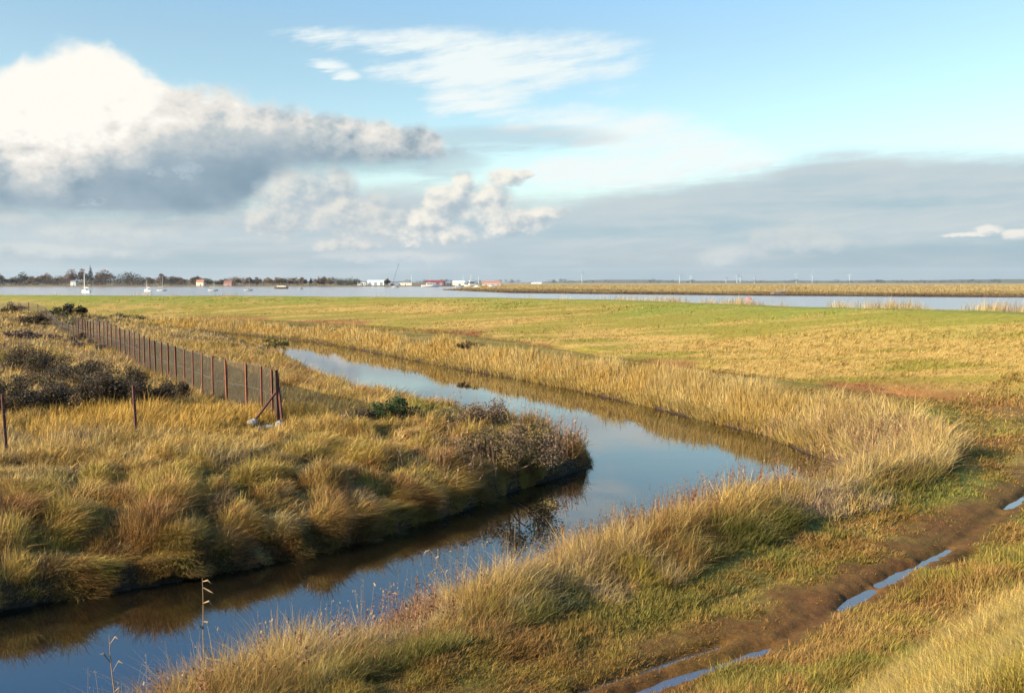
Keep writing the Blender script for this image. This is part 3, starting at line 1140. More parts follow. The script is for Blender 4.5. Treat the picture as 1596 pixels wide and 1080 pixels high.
def leaves(name, n, clumps, size, cols, rs, parent=None, loc=None, updown=.5, elong=1.6):
    """leaf sized faces scattered through ball-like clumps (x,y,z,rx,rz)"""
    cl = np.array(clumps)
    wts = cl[:, 3] ** 2 * cl[:, 4]
    wts = wts / wts.sum()
    k = rs.choice(len(cl), n, p=wts)
    d = rs.normal(size=(n, 3))
    d /= np.linalg.norm(d, axis=1)[:, None]
    rad = rs.random(n) ** .42
    P = cl[k, :3] + d * rad[:, None] * np.stack([cl[k, 3], cl[k, 3], cl[k, 4]], 1)
    a = rs.normal(size=(n, 3))
    a[:, 2] *= updown
    a /= np.linalg.norm(a, axis=1)[:, None]
    b = np.cross(a, rs.normal(size=(n, 3)))
    b /= np.linalg.norm(b, axis=1)[:, None]
    sz = size * rs.uniform(.55, 1.4, n)
    a, b = a * (sz * elong)[:, None], b * sz[:, None]
    V = np.stack([P - a * .5, P + b * .36, P + a * .5, P - b * .36], 1).reshape(-1, 3)
    ci = rs.random(len(cl))
    cols = np.array(cols)
    q = np.clip(ci[k] * .6 + rs.random(n) * .5, 0, .999) * (len(cols) - 1)
    i = q.astype(int)
    C = cols[i] + (cols[np.minimum(i + 1, len(cols) - 1)] - cols[i]) * (q - i)[:, None]
    C = C * rs.uniform(.75, 1.25, (n, 1))
    o = link_mesh(name, V, np.arange(4 * n), np.arange(n) * 4, LEAF, parent, np.repeat(C, 4, 0))
    if loc is not None:
        o.location = loc
    return o


def stems(base_r, tips, r0, rs, parent, name='stems', m=None):
    b = MB()
    for t in tips:
        t = Vector(t)
        a = rs.uniform(0, 6.28)
        p = Vector((math.cos(a) * base_r * rs.random(), math.sin(a) * base_r * rs.random(), -.1))
        mid = p.lerp(t, .5) + Vector(rs.normal(size=3) * .06 * t.length)
        b.path([p, mid, t], [r0, r0 * .7, r0 * .35], 5)
    return b.build(name, m or BARK, parent)


def bush(name, lab, cat, x, y, rx, ry, h, n, size, cols, seed, group=None, nc=16, z=None):
    rs = np.random.default_rng(seed)
    z = hz(x, y) if z is None else z
    t = thing(name, lab, cat, (x, y, z), 0, group)
    cl = []
    for _ in range(nc):
        a, q = rs.uniform(0, 6.28), math.sqrt(rs.random())
        u, v = math.cos(a) * q, math.sin(a) * q
        hh = h * (1 - .55 * q * q) * rs.uniform(.35, .9)
        r = rs.uniform(.22, .42) * min(rx, ry)
        cl.append((u * rx, v * ry, hh, r, min(r, h * .3)))
    leaves('foliage', n, cl, size, cols, rs, t)
    stems(.35 * min(rx, ry), [(c[0], c[1], c[2]) for c in cl[:10]], .02 + .008 * h, rs, t)
    return t


DK = [(.024, .018, .012), (.042, .030, .017), (.07, .046, .024), (.032, .032, .015)]
DKG = [(.020, .032, .010), (.035, .055, .014), (.06, .08, .02)]
OLV = [(.10, .085, .025), (.16, .13, .04), (.24, .18, .06)]
PUR = [(.075, .045, .032), (.12, .075, .045), (.16, .105, .06)]
BRN = [(.09, .055, .026), (.15, .095, .04), (.22, .145, .06)]
GLD = [(.22, .15, .03), (.32, .22, .05), (.18, .15, .035)]
ZB = 1.25
for (px, py, dz, rx, ry, h, cols, n, lab) in (  # dark leaf colours here paint in the shade over the scrub
        (20, 648, 0, 1.9, 1.2, 1.0, DK + DK + BRN[:2], 2600, 'shade-darkened brown bramble bush behind the farther lone post, at the left edge'),
        (78, 648, 0, 1.6, 1.0, 1.05, DK + BRN, 2400, 'brown bramble bush between the two lone posts, warmest coloured of the scrub'),
        (140, 640, 0, 1.7, 1.1, 1.15, DK + [(.12, .08, .035)], 2400, 'shade-darkened bramble bush just left of the blackest scrub'),
        (200, 646, 0, 1.6, 1.0, 1.15, DK, 3200, 'bramble bush coloured almost black for shade, directly behind the nearer lone post'),
        (248, 640, 0, 1.3, .8, .85, DK, 2000, 'low bramble bush coloured black for shade at the fence end of the dark scrub'),
        (45, 592, 0, 2.6, 1.4, 1.2, DK + DK + BRN[:2], 2600, 'tallest shade-darkened bramble bush, behind the brown one between the lone posts'),
        (120, 608, 0, 2.4, 1.4, .95, DK + DK + BRN[:1], 2600, 'low shade-darkened bramble bush in the back row of the scrub'),
        (150, 556, 0, 2.6, .8, .55, [(.05, .045, .045), (.09, .075, .07), (.12, .09, .06)], 1500, 'low grey brown scrub patch beside the middle of the netting fence')):
    x, y = G(px, py, ZB)
    bush('bramble_bush', lab, 'bush', x, y, rx, ry, h, int(n * 4.2), .04, cols, int(px * 7 + py), 'dark bramble scrub behind the lone posts')
for (px, py, rx, h, cols, n, sz, lab, name) in (
        (612, 668, .75, .8, DKG, 2400, .05, 'dark green rounded bush in the middle of the peninsula', 'green_bush'),
        (560, 672, .7, .6, DK + PUR, 1100, .055, 'low dark twiggy bush touching the green bush on the peninsula', 'twiggy_bush'),
        (790, 690, 1.35, 1.35, PUR + OLV[:1] + BRN[:2], 6500, .042, 'tall purple brown twiggy bush near the tip of the peninsula', 'twiggy_bush'),
        (740, 664, 1.0, .9, PUR + [(.22, .15, .075)], 3600, .04, 'pale mauve twiggy bush against the water behind the peninsula tip', 'twiggy_bush'),
        (858, 712, .8, .9, DK + OLV + BRN, 3400, .042, 'dark rounded bush hanging over the water at the peninsula tip', 'dark_bush'),
        (700, 742, .7, .5, DK + BRN, 2200, .042, 'low dark brown bush on the side of the peninsula bank', 'dark_bush')):
    x, y = G(px, py, 1.15)
    bush(name, lab, 'bush', x, y, rx, rx * .8, h, n, sz, cols, int(px * 3 + py))
for (px, py, z, rx, h, cols, n, sz, lab) in (
        (108, 506, 1.5, 1.4, 1.15, DK + DKG, 2600, .10, 'dark green shrub at the far end of the netting fence'),
        (82, 505, 1.6, 1.2, .4, DK + OLV, 1500, .09, 'greenish shrub left of the far end of the netting fence'),
        (54, 512, 1.5, 1.1, .8, DK, 1500, .09, 'small black shrub on the straw slope below the hummock'),
        (24, 496, 2.0, 1.2, 1.0, DK + [(.2, .07, .05)], 1500, .09, 'dark reddish shrub on the hummock at the left edge'),
        (60, 486, 2.2, 3.2, .8, OLV + PUR, 2600, .10, 'broad olive shrub on top of the hummock'),
        (50, 545, 1.4, 2.4, .8, PUR, 1800, .12, 'low mauve shrub in the straw grass above the dark scrub'),
        (128, 538, 1.3, .9, .5, DK + BRN, 700, .1, 'tiny dark shrub below the middle of the netting fence'),
        (178, 509, 1.0, 2.6, .7, OLV, 1200, .15, 'low olive shrub behind the far half of the netting fence')):
    x, y = G(px, py, z)
    bush('shrub', lab, 'shrub', x, y, rx, rx * .7, h, n, sz, cols, int(px * 5 + py))
# reed clump and other growth on the far bank
for (px, py, rx, h, cols, lab) in ((430, 527, 1.9, 1.7, GLD + OLV, 'tall olive reed clump at the narrow far end of the dyke'),
                                   (735, 558, .8, .45, OLV + BRN, 'small brown bush among the reeds of the far bank')):
    x, y = G(px, py, .5)
    bush('reed_clump' if px == 430 else 'brown_bush', lab, 'plant' if px == 430 else 'bush', x, y + .6, rx, 1.0, h, 1500, .12, cols, px)
x, y = G(334, 521, 0)
t = thing('water_bird', 'small dark water bird floating at the far end of the dyke', 'bird', (x, y, 0))
b = MB()
BD = mat('dark_feathers', (.03, .028, .025), .6, .3, 20)
secs = []
for u, w, zb, zt in ((-.2, .01, .10, .13), (-.14, .07, .02, .16), (0, .11, -.03, .20), (.12, .09, -.02, .18), (.17, .04, .05, .22), (.18, .03, .16, .30), (.22, .035, .22, .33), (.28, .008, .25, .28)):
    secs.append([(u, w * math.sin(a), (zb + zt) / 2 + (zt - zb) / 2 * math.cos(a)) for a in np.linspace(0, 2 * math.pi, 9)])
b.loft(secs).build('body', BD, t, smooth=True)
MB().tube((.27, 0, .27), (.33, 0, .255), .012, .003, 6).build('bill', mat('bill', (.5, .42, .3), .5), t)

# ------------------------------------------------------------------ dead stalks and dock on the near bank
DRY = mat('dead_stalk', (.20, .13, .065), .85, .3, 14)
DOCK = leaf_mat('dry_seed', .15)


def stalk(name, lab, px, py, top, lean, seed, kind):
    """dead stem rooted on the near bank"""
    x, y = G(px, py, .35)
    z = max(hz(x, y), -.12)
    rs = np.random.default_rng(seed)
    t = thing(name, lab, 'dead plant', (x, y, z))
    h = CAMZ + (440 - top) / FPX * y - z
    lean = (lean[0] * 1.6, lean[1])
    pts, rad = [], []
    for k in range(7):
        u = k / 6
        pts.append(Vector((lean[0] * u ** 1.5 + .015 * math.sin(5 * u + seed), lean[1] * u ** 1.5, h * u)))
        rad.append(.008 * (1 - u) + .004)
    MB().path(pts, rad, 6).build('stem', DRY, t)
    for (u, dx, dz, droop) in kind:
        dx, dz, droop = dx * 1.3, dz * 1.3, droop * 1.3
        k = u * 6
        i = min(int(k), 5)
        p = pts[i].lerp(pts[i + 1], k - i)
        m_ = p + Vector((dx * .6, -.03, dz))
        e = p + Vector((dx, -.05, dz - droop))
        b = MB()
        sd_ = Vector((0, .010, .008))
        b.add([p - sd_ * .5, p + sd_ * .5, m_ + sd_, m_ - sd_, e], [(0, 1, 2, 3), (3, 2, 4)])
        b.build('leaf', DRY, t)
    return t, pts


stalk('dead_reed_stalk', 'tall dead stalk with ragged drooping leaves standing out against the dark reflection', 320, 1022, 908, (-.02, 0), 3,
      [(.97, .10, .02, .03), (.92, .12, -.03, .02), (.78, .11, .03, .05), (.62, .09, .0, .04), (.55, -.05, .05, .06), (.40, .16, -.12, .10), (.30, .30, -.02, .05)])
stalk('dead_reed_stalk', 'pale forked dead stem in the near corner of the bank, shorter than the ragged one', 182, 1076, 1000, (-.05, 0), 8,
      [(.9, .10, .08, .02), (.7, -.09, .10, .0), (.6, .12, .12, .02), (.4, .09, .05, .05)])
stalk('dead_reed_stalk', 'thin bent dead stalk leaning over the water by the near bank', 712, 908, 862, (-.28, .05), 5,
      [(.98, -.08, -.01, .06), (.85, .07, .03, .05), (.6, .06, .06, .04)])


def weeds(name, lab, n, zone, hrange, cols, seed, tip):
    rs = np.random.default_rng(seed)
    x, y = zone(rs, n)
    F = fields(x, y)
    ok = (F['sd'] > .1) & (F['sf'] < -2)
    x, y = x[ok], y[ok]
    z = height(x, y)
    V, Lp, St, C = [], [], [], []
    for k in range(len(x)):
        h = rs.uniform(*hrange)
        lx, ly = rs.normal(.05, .13), rs.normal(0, .10)
        r = math.hypot(x[k], y[k])
        w = max(.004, r * .00035)
        c = np.array(cols[rs.integers(len(cols))]) * rs.uniform(.7, 1.25)
        i = len(V)
        V += [(x[k] - w / 2, y[k], z[k]), (x[k] + w / 2, y[k], z[k]), (x[k] + lx + w * .3, y[k] + ly, z[k] + h), (x[k] + lx - w * .3, y[k] + ly, z[k] + h)]
        C += [c] * 4
        St.append(len(Lp))
        Lp += [i, i + 1, i + 2, i + 3]
        m_ = tip
        for _ in range(m_):
            u = 1 - .38 * rs.random() ** 1.3
            s = rs.uniform(.005, .012) * max(1, r / 20) * (1.3 - u * .6)
            p = np.array([x[k] + lx * u + rs.normal(0, .016), y[k] + ly * u + rs.normal(0, .016), z[k] + h * u])
            a, b_ = rs.normal(size=3) * s * .8, rs.normal(size=3) * s * .8
            a[2] *= 1.8
            i = len(V)
            V += [tuple(p - a), tuple(p + b_), tuple(p + a), tuple(p - b_)]
            C += [c * rs.uniform(.8, 1.2)] * 4
            St.append(len(Lp))
            Lp += [i, i + 1, i + 2, i + 3]
    o = link_mesh(name, np.array(V), np.array(Lp), np.array(St), DOCK, cols=np.array(C))
    return tag(o, lab, None, None, 'stuff')


def zn_bank(rs, n):
    k = rs.integers(5, 39, n)
    u = rs.random(n)
    P = oc[k] * (1 - u)[:, None] + oc[k + 1] * u[:, None]
    d = oc[k + 1] - oc[k]
    nn = np.stack([d[:, 1], -d[:, 0]], 1) / np.hypot(d[:, 0], d[:, 1])[:, None]
    q = rs.random(n) ** 1.5 * 1.9 + .1
    P = P + nn * q[:, None]
    cl = fbm(P[:, 0] * .55, P[:, 1] * .55, 3, 401)
    P = P[cl > .47]
    return P[:, 0], P[:, 1]


def zn_pale(rs, n):
    k = rs.integers(5, 42, n)
    u = rs.random(n)
    P = oc[k] * (1 - u)[:, None] + oc[k + 1] * u[:, None]
    d = oc[k + 1] - oc[k]
    nn = np.stack([d[:, 1], -d[:, 0]], 1) / np.hypot(d[:, 0], d[:, 1])[:, None]
    P = P + nn * (rs.random(n) * 1.1 + .1)[:, None]
    return P[:, 0], P[:, 1]


def zn_pen(rs, n):
    k = rs.integers(33, 51, n)
    P = ic[k] + rs.normal(0, .5, (n, 2)) + (np.array([-1.2, -.6]))[None] * rs.random((n, 1))
    return P[:, 0], P[:, 1]


weeds('dock_weeds', 'russet dock and seed heads along the near bank', 1500, zn_bank, (.35, .85), [(.17, .07, .035), (.13, .055, .03), (.21, .11, .06)], 5, 26)
weeds('seed_grass', 'thin pale grass seed heads rising over the water', 620, zn_pale, (.5, 1.05), [(.24, .16, .075), (.19, .125, .06), (.22, .165, .09)], 6, 9)
weeds('bank_weeds', 'mauve brown seed heads behind the peninsula', 420, zn_pen, (.35, .85), [(.24, .14, .09), (.3, .19, .12)], 7, 14)

# ------------------------------------------------------------------ far shore: trees
TW = [(.085, .058, .045), (.12, .08, .055), (.16, .105, .065)]
TD = [(.03, .036, .024), (.05, .052, .032), (.075, .07, .04)]
TA = [(.12, .08, .035), (.17, .11, .045), (.10, .085, .04)]
TC = [(.018, .034, .024), (.028, .046, .03)]


def tree(lab, px, top, wpx, cols, dist, seed, conifer=False, group='trees along the far shore'):
    rs = np.random.default_rng(seed)
    x, y = at_dist(px, dist)
    z = hz(x, y)
    h = CAMZ + (440 - top) / FPX * dist - z
    w = wpx / FPX * dist
    t = thing('conifer_tree' if conifer else 'bare_tree' if cols is TW else 'tree', lab, 'tree', (x, y, z), 0, group)
    b = MB()
    tr = .018 * h + .08
    if conifer:
        b.path([(0, 0, -.3), (0, 0, h * .97)], [tr, .06], 7)
        b.build('trunk', BARK, t)
        cl = [(rs.normal(0, .03 * w), rs.normal(0, .03 * w), h * u, w * .5 * max(.12, (1 - u) * 1.55 if u > .45 else .78), h * .06) for u in np.linspace(.3, .98, 13)]
        leaves('crown', 900, cl, .75, cols, rs, t, updown=.3)
        return t
    b.path([(0, 0, -.3), (rs.normal(0, .2), 0, h * .28), (rs.normal(0, .4), rs.normal(0, .3), h * .55)], [tr, tr * .75, tr * .45], 7)
    cl = []
    for _ in range(13):
        a, q = rs.uniform(0, 6.28), math.sqrt(rs.random())
        u = q * .36 * w
        zz = h * (.36 + .46 * rs.random() * (1 - .5 * q))
        r = rs.uniform(.15, .24) * w
        cl.append((math.cos(a) * u, math.sin(a) * u, zz, r, min(r, h * .2)))
    cl.append((rs.normal(0, .1 * w), 0, h * .82, .2 * w, h * .17))
    for c in cl[:9]:
        q = Vector((rs.normal(0, .2), rs.normal(0, .2), h * rs.uniform(.2, .42)))
        b.path([q, q.lerp(Vector(c[:3]), .55) + Vector((0, 0, .05 * h)), Vector(c[:3])], [tr * .5, tr * .32, tr * .12], 5)
    b.build('trunk', BARK, t)
    leaves('crown', 1100, cl, 1.0, cols, rs, t, elong=2.4 if cols is TW else 1.5)
    return t


TREES = [
    (3, 427, 14, TD, 'dark tree at the very left end of the far shore'),
    (20, 433, 16, TD, 'low dark tree between the leftmost dark tree and a taller round one'),
    (37, 424, 20, TD, 'tall dark tree, third from the left end of the far shore'),
    (54, 431, 13, TW, 'small grey bare tree just right of a tall dark one near the left end'),
    (72, 426, 18, TW, 'upright brown bare tree, standing clear of its smaller neighbours'),
    (92, 430, 22, TA, 'rounded autumn brown tree left of the white cottage'),
    (112, 420, 22, TW, 'tall grey brown bare tree above the white cottage'),
    (131, 419, 15, TW, 'narrow grey bare tree directly left of the tall dark conifer'),
    (155, 427, 13, TD, 'low dark tree at the right foot of the tall conifer'),
    (165, 420, 25, TW, 'broad brown bare tree right of the tall conifer'),
    (199, 424, 38, TD, 'widest, roundest dark tree of the far shore, with a dense crown'),
    (233, 433, 15, TW, 'small bare tree right of the widest dark tree, behind a thin mast'),
    (254, 427, 15, TW, 'brown bare tree standing taller than the row right of the widest dark tree'),
    (271, 431, 20, TW, 'grey bare tree, first right of the taller brown one'),
    (283, 433, 14, TW, 'lower grey bare tree, second right of the taller brown one'),
    (306, 431, 16, TW, 'bare tree directly left of the orange roofed cottage'),
    (324, 434, 22, TD, 'dark green tree directly right of the orange roofed cottage'),
    (344, 437, 12, TW, 'low bare tree left of the pink house'),
    (367, 433, 16, TA, 'olive brown tree rising behind the right end of the pink house'),
    (390, 433, 14, TW, 'bare tree behind the mast of the sailing boat nearest the dark barge'),
    (402, 433, 11, TW, 'small bare tree midway between the pink house and the dark barge'),
    (417, 433, 17, TA, 'olive tree above the left end of the dark barge'),
    (436, 432, 18, TA, 'pointed olive tree above the right end of the dark barge'),
    (458, 434, 17, TW, 'bare tree first right of the dark barge'),
    (473, 433, 12, TW, 'narrow bare tree left of the small dark conifer'),
    (498, 435, 14, TW, 'low brown bare tree first right of the small dark conifer'),
    (505, 432, 9, TW, 'taller thin bare tree second right of the small dark conifer'),
    (516, 436, 14, TA, 'low rounded tree joining the dark green hedge beside the white shed'),
    (604, 435, 9, TD, 'dark rounded tree against the right end of the large white shed'),
]
for k, (px, top, w, cols, lab) in enumerate(TREES):
    tree(lab, px, top - 1, w * (1.5 if px < 205 else 1.3), cols, 1210 + (k % 3) * 14, 500 + k)
tree('tall dark conifer rising above every other tree on the far shore', 143, 412, 11, TC, 1200, 77, True)
tree('small dark conifer midway along the far shore', 485, 433, 7, TC, 1205, 78, True)


def strip(name, lab, px0, px1, dist, depth, h, n, cols, seed, size=1.0, amp=.5):
    rs = np.random.default_rng(seed)
    px = rs.uniform(px0, px1, n // 12)
    d = dist + rs.uniform(0, depth, n // 12)
    cl = []
    X = (px - 798) / FPX * d
    Z = hzv(X, d)
    HH = h * (1 - amp + 2 * amp * fbm(px * .05, px * 0 + 2, 3, seed))
    for x, y, z, hh in zip(X, d, Z, HH):
        cl.append((x, y, z + hh * rs.uniform(.2, .8), hh * .5, hh * .35))
    o = leaves(name, n, cl, size, cols, rs)
    return tag(o, lab, None, None, 'stuff')


strip('far_woodland', 'low brown woodland and hedges behind the far shore trees', -120, 560, 1225, 60, 9.0, 15000, TW + TD, 9, 1.1)
strip('far_undergrowth', 'dark undergrowth along the left part of the far shore', -120, 330, 1195, 20, 8.0, 7000, TD + TW, 19, .9)
strip('hedge', 'long dark green hedge left of the white shed', 522, 561, 1215, 10, 8.0, 1500, TC + TD, 10, .8, .15)
bpy.data.objects['hedge']['kind'] = 'thing'
bpy.data.objects['hedge']['category'] = 'hedge'
strip('distant_woodland', 'thin blue grey line of woodland on the horizon', 620, 1560, 4700, 500, 15, 7000, TD, 12, 3.0, .9)
strip('marsh_scrub', 'dark scrub dotted over the saltmarsh', 1080, 1480, 440, 160, 1.1, 260, BRN, 13, .35, .9)

# ------------------------------------------------------------------ far shore: buildings
GLS = mat('window_glass', (.03, .04, .05), .1, .1, 4, spec=.6)
WHT = mat('white_paint', (.62, .61, .57), .6, .06, .4)
CRM = mat('cream_render', (.70, .62, .48), .8, .08, .5)
PNK = mat('pink_render', (.36, .20, .17), .8, .1, .5)
REDB = mat('red_cladding', (.17, .04, .035), .7, .15, .4)
ORT = mat('orange_tile', (.30, .14, .08), .85, .15, 1)
GRT = mat('grey_slate', (.14, .14, .15), .8, .15, 1)
LGR = mat('pale_roof_sheet', (.62, .62, .60), .6, .06, .5)
BLU = mat('blue_grey_sheet', (.17, .20, .25), .7, .1, .5)
DRK = mat('dark_timber', (.05, .045, .045), .8, .2, 1)


def building(lab, cat, px0, px1, dist, h, roof_h, depth, wall, roof, nwin, doors=1, big=False, chim=False, name='house'):
    x0, _ = at_dist(px0, dist)
    x1, _ = at_dist(px1, dist)
    w = x1 - x0
    x = (x0 + x1) / 2
    z = hz(x, dist)
    t = thing(name, lab, cat, (x, dist, z))
    hd = depth / 2
    MB().box((0, 0, h / 2 - .3), (w, depth, h + .6)).build('wall', wall, t)
    o = .35
    r = MB().add([(-w / 2 - o, -hd - o, h), (w / 2 + o, -hd - o, h), (w / 2 + o, hd + o, h), (-w / 2 - o, hd + o, h), (-w / 2 - o, 0, h + roof_h), (w / 2 + o, 0, h + roof_h)],
                 [(0, 1, 5, 4), (2, 3, 4, 5), (0, 4, 3), (1, 2, 5), (3, 2, 1, 0)]).build('roof', roof, t)
    if chim:
        MB().box((w * .32, 0, h + roof_h), (.8, .8, 1.8)).build('chimney', ORT, r)
    rows = 2 if (h > 4.4 and not big) else 1
    for j in range(rows):
        for k in range(nwin):
            u = -w / 2 + w * (k + .5) / nwin
            zc = h * (.3 + .42 * j) if rows == 2 else h * .55
            f = MB().box((u, -hd - .03, zc), (1.25, .12, 1.35)).build('window', WHT, t)
            MB().box((u, -hd - .10, zc), (.95, .06, 1.05)).build('pane', GLS, f)
    for k in range(doors):
        u = -w / 2 + w * (k + .5) / doors + (.9 if not big else 0)
        s = (3.6, .1, min(3.8, h * .8)) if big else (1.0, .1, 2.1)
        MB().box((u, -hd - .06, s[2] / 2), s).build('door', BLU if big else DRK, t)
    return t


building('small white cottage half hidden among the trees of the far shore', 'house', 113, 121, 1188, 4.2, 2.2, 6, WHT, GRT, 3, 1)
building('white cottage with an orange roof on the far shore', 'house', 308, 319, 1185, 4.0, 3.2, 6, CRM, ORT, 3, 1, chim=True)
building('pink house with a red roof on the far shore', 'house', 351, 363, 1185, 3.0, 3.0, 7, PNK, mat('red_tile', (.20, .085, .065), .8, .15, 1), 4, 1, chim=True)
SH = 1235
building('small white boat shed left of the large white shed', 'shed', 558, 572, SH, 4.2, 1.2, 9, WHT, GRT, 3, 1, name='boat_shed')
building('largest white shed of the boatyard, long and low roofed', 'shed', 574, 600, SH, 5.2, 1.5, 14, WHT, LGR, 0, 3, True, name='boat_shed')
building('blue grey shed behind the foot of the crane', 'shed', 607, 622, SH + 30, 4.0, 1.4, 9, BLU, GRT, 0, 1, True, name='boat_shed')
building('long pale low shed right of the crane', 'shed', 622, 642, SH, 3.4, 1.2, 10, CRM, GRT, 5, 1, name='boat_shed')
building('dark red boat shed with a red roof behind the white motor yacht', 'shed', 664, 693, SH, 4.8, 2.0, 13, REDB, mat('red_sheet', (.20, .05, .045), .7, .15, .5), 0, 3, True, name='boat_shed')
building('dark grey shed attached to the right of the red boat shed', 'shed', 694, 703, SH - 3, 3.2, 1.2, 9, DRK, BLU, 2, 1, name='boat_shed')
building('pale house left of the white boat with a tall cabin', 'house', 706, 724, SH + 25, 3.8, 2.0, 9, CRM, LGR, 4, 1)
building('long pink terrace of houses at the right end of the boatyard', 'house', 752, 780, SH + 15, 3.6, 2.4, 9, mat('pale_pink_render', (.42, .29, .26), .8, .1, .5), ORT, 7, 3, chim=True, name='terrace_house')
building('low white shed at the marsh end, beyond the pink terrace', 'shed', 828, 844, 2450, 2.6, 1.2, 10, WHT, LGR, 4, 1, name='boat_shed')

# crane
x, y = at_dist(612.5, 1240)
cr = thing('crane', 'tall thin leaning crane jib above the boatyard', 'crane', (x, y, hz(x, y)))
CB = mat('crane_blue', (.16, .22, .24), .6, .1, 1)
MB().box((0, 0, 1.5), (5.0, 2.8, 1.2)).build('chassis', CB, cr)
b = MB()
for u in (-1.8, -.4, 1.4):
    b.tube((u, -1.5, .7), (u, 1.5, .7), .7, .7, 12)
b.build('wheels', DRK, cr)
cb = MB().box((.3, -.2, 3.2), (2.2, 2.0, 2.1), taper=.9).build('cab', CB, cr)
MB().box((.3, -1.18, 3.6), (1.5, .08, .9)).build('windscreen', GLS, cb)
top_v = Vector(((622.3 - 612.5) / FPX * 1240, 0, CAMZ + (440 - 410) / FPX * 1240 - cr.location.z))
foot_v = Vector((.3, 0, 3.6))
b = MB()
dv = (top_v - foot_v).normalized()
sv_ = Vector((dv.z, 0, -dv.x)) * .55
yv = Vector((0, .5, 0))
ch = [sv_ + yv, sv_ - yv, -sv_ - yv, -sv_ + yv]
for q in ch:
    b.tube(foot_v + q, top_v + q * .35, .13, .09, 5)
nb = 16
for k in range(nb):
    p0, p1 = foot_v.lerp(top_v, k / nb), foot_v.lerp(top_v, (k + 1) / nb)
    s0, s1 = 1 - .65 * k / nb, 1 - .65 * (k + 1) / nb
    for j in range(4):
        b.tube(p0 + ch[j] * s0, p1 + ch[(j + 1) % 4] * s1, .06, .06, 4)
b.build('jib', CB, cr)
MB().tube(top_v, top_v + Vector((.3, 0, -9)), .06, .06, 4).build('hoist_cable', DRK, cr)

# ------------------------------------------------------------------ boats
HULLW = mat('white_hull', (.50, .49, .46), .35, .05, 1)
DECK = mat('boat_deck', (.55, .47, .35), .6, .1, 2)
MAST = mat('mast_alloy', (.42, .39, .33), .45, .1, 2)
SAIL = mat('furled_sail', (.48, .45, .40), .8, .08, 3)
BOOT = mat('boot_stripe', (.06, .10, .20), .5, .1, 2)
DHULL = mat('dark_hull', (.045, .035, .035), .6, .2, 1)


def hull(L_, B_, F_, n=9, sheer=.35):
    secs, top = [], []
    for k in range(n):
        u = k / (n - 1)
        x = -L_ / 2 + L_ * u
        w = B_ / 2 * (math.sin(math.pi * (.16 + .5 * u * 1.0)) if u < .55 else math.cos((u - .55) / .45 * math.pi / 2) ** .75)
        w = max(w, .03)
        f = F_ * (1 + sheer * (u - .35) ** 2 * 2)
        secs.append([(x, -w, f), (x, -w * .92, f * .35), (x, -w * .55, -.25), (x, 0, -.4), (x, w * .55, -.25), (x, w * .92, f * .35), (x, w, f)])
        top.append((x, w * .94, f - .05))
    return secs, top


def boat_base(lab, px, py, L_, B_, F_, yaw, hm, name='sailing_boat', cat='boat', group=None):
    x, y = G(px, py, 0)
    t = thing(name, lab, cat, (x, y, 0), R(yaw), group)
    s, top = hull(L_, B_, F_)
    MB().loft(s, False).add(s[0], [tuple(range(7))]).build('hull', hm, t, smooth=False)
    d = MB()
    n = len(top)
    d.add([(a, -b, c) for a, b, c in top] + [(a, b, c) for a, b, c in top], [(k, k + 1, n + k + 1, n + k) for k in range(n - 1)])
    d.build('deck', DECK, t)
    return t


def sailboat(lab, px, py, L_, yaw, mast_h, furled=.09, hm=None):
    B_, F_ = L_ * .33, L_ * .12 + .25
    t = boat_base(lab, px, py, L_, B_, F_, yaw, hm or HULLW, group='sailing boats moored on the estuary')
    c = MB().box((L_ * .06, 0, F_ + .28), (L_ * .34, B_ * .56, .6), taper=.82).build('cabin', HULLW, t)
    for sd_ in (-1, 1):
        MB().box((L_ * .06, sd_ * B_ * .265, F_ + .30), (L_ * .22, .06, .2)).build('window', GLS, c)
    mx = L_ * .12
    MB().tube((mx, 0, F_), (mx, 0, mast_h), .09, .06, 8).build('mast', MAST, t)
    MB().tube((mx, 0, F_ + 1.3), (-L_ * .36, 0, F_ + 1.2), .05, .05, 6).build('boom', MAST, t)
    MB().path([(mx - .1, 0, F_ + 1.5), (-L_ * .12, 0, F_ + 1.5), (-L_ * .34, 0, F_ + 1.35)], [.2, .17, .08], 7).build('furled_sail', SAIL, t)
    b = MB()
    b.tube((mx, 0, mast_h * .97), (L_ * .48, 0, F_ + .3), .02, .02, 4)
    b.tube((mx, 0, mast_h * .97), (-L_ * .48, 0, F_ + .2), .02, .02, 4)
    for sd_ in (-1, 1):
        b.tube((mx, 0, mast_h * .9), (mx - .2, sd_ * B_ * .45, F_), .02, .02, 4)
    b.build('rigging', MAST, t)
    if furled > .1:
        MB().tube((mx + .25, 0, F_ + .8), (mx + .1, 0, mast_h * .9), furled * 2.2, furled * 1.2, 7).build('headsail', SAIL, t)
    return t


sailboat('white sailing boat with the thickest mast, moored in front of the tall conifer', 134, 456.0, 6.6, 150, 11.0, .12)
sailboat('small white sailing boat, second from the left, beside the widest dark tree', 230, 454.4, 4.6, 160, 6.6)
sailboat('white sailing boat with a brownish mast below the taller brown tree', 252, 454.0, 5.4, 12, 9.0)
sailboat('white sailing boat between the orange roofed cottage and the pink house', 332, 453.8, 5.8, 15, 6.6)
sailboat('white sailing boat left of the dark barge', 387, 453.4, 5.2, 20, 7.0)

t = boat_base('dark hulled barge with a pale deck lying on the estuary', 438, 450.2, 11.5, 3.4, 1.5, 176, DHULL, 'barge', 'boat')
wh = MB().box((-.5, 0, 1.85), (7.5, 2.2, .8), taper=.92).build('coachroof', CRM, t)
for u in (-2.6, -1, .6, 2.2):
    MB().box((u - .5, 1.02, 1.8), (.8, .12, .3)).build('window', GLS, wh)
MB().tube((3.2, 0, 1.4), (3.2, 0, 2.8), .08, .06, 6).build('samson_post', MAST, t)


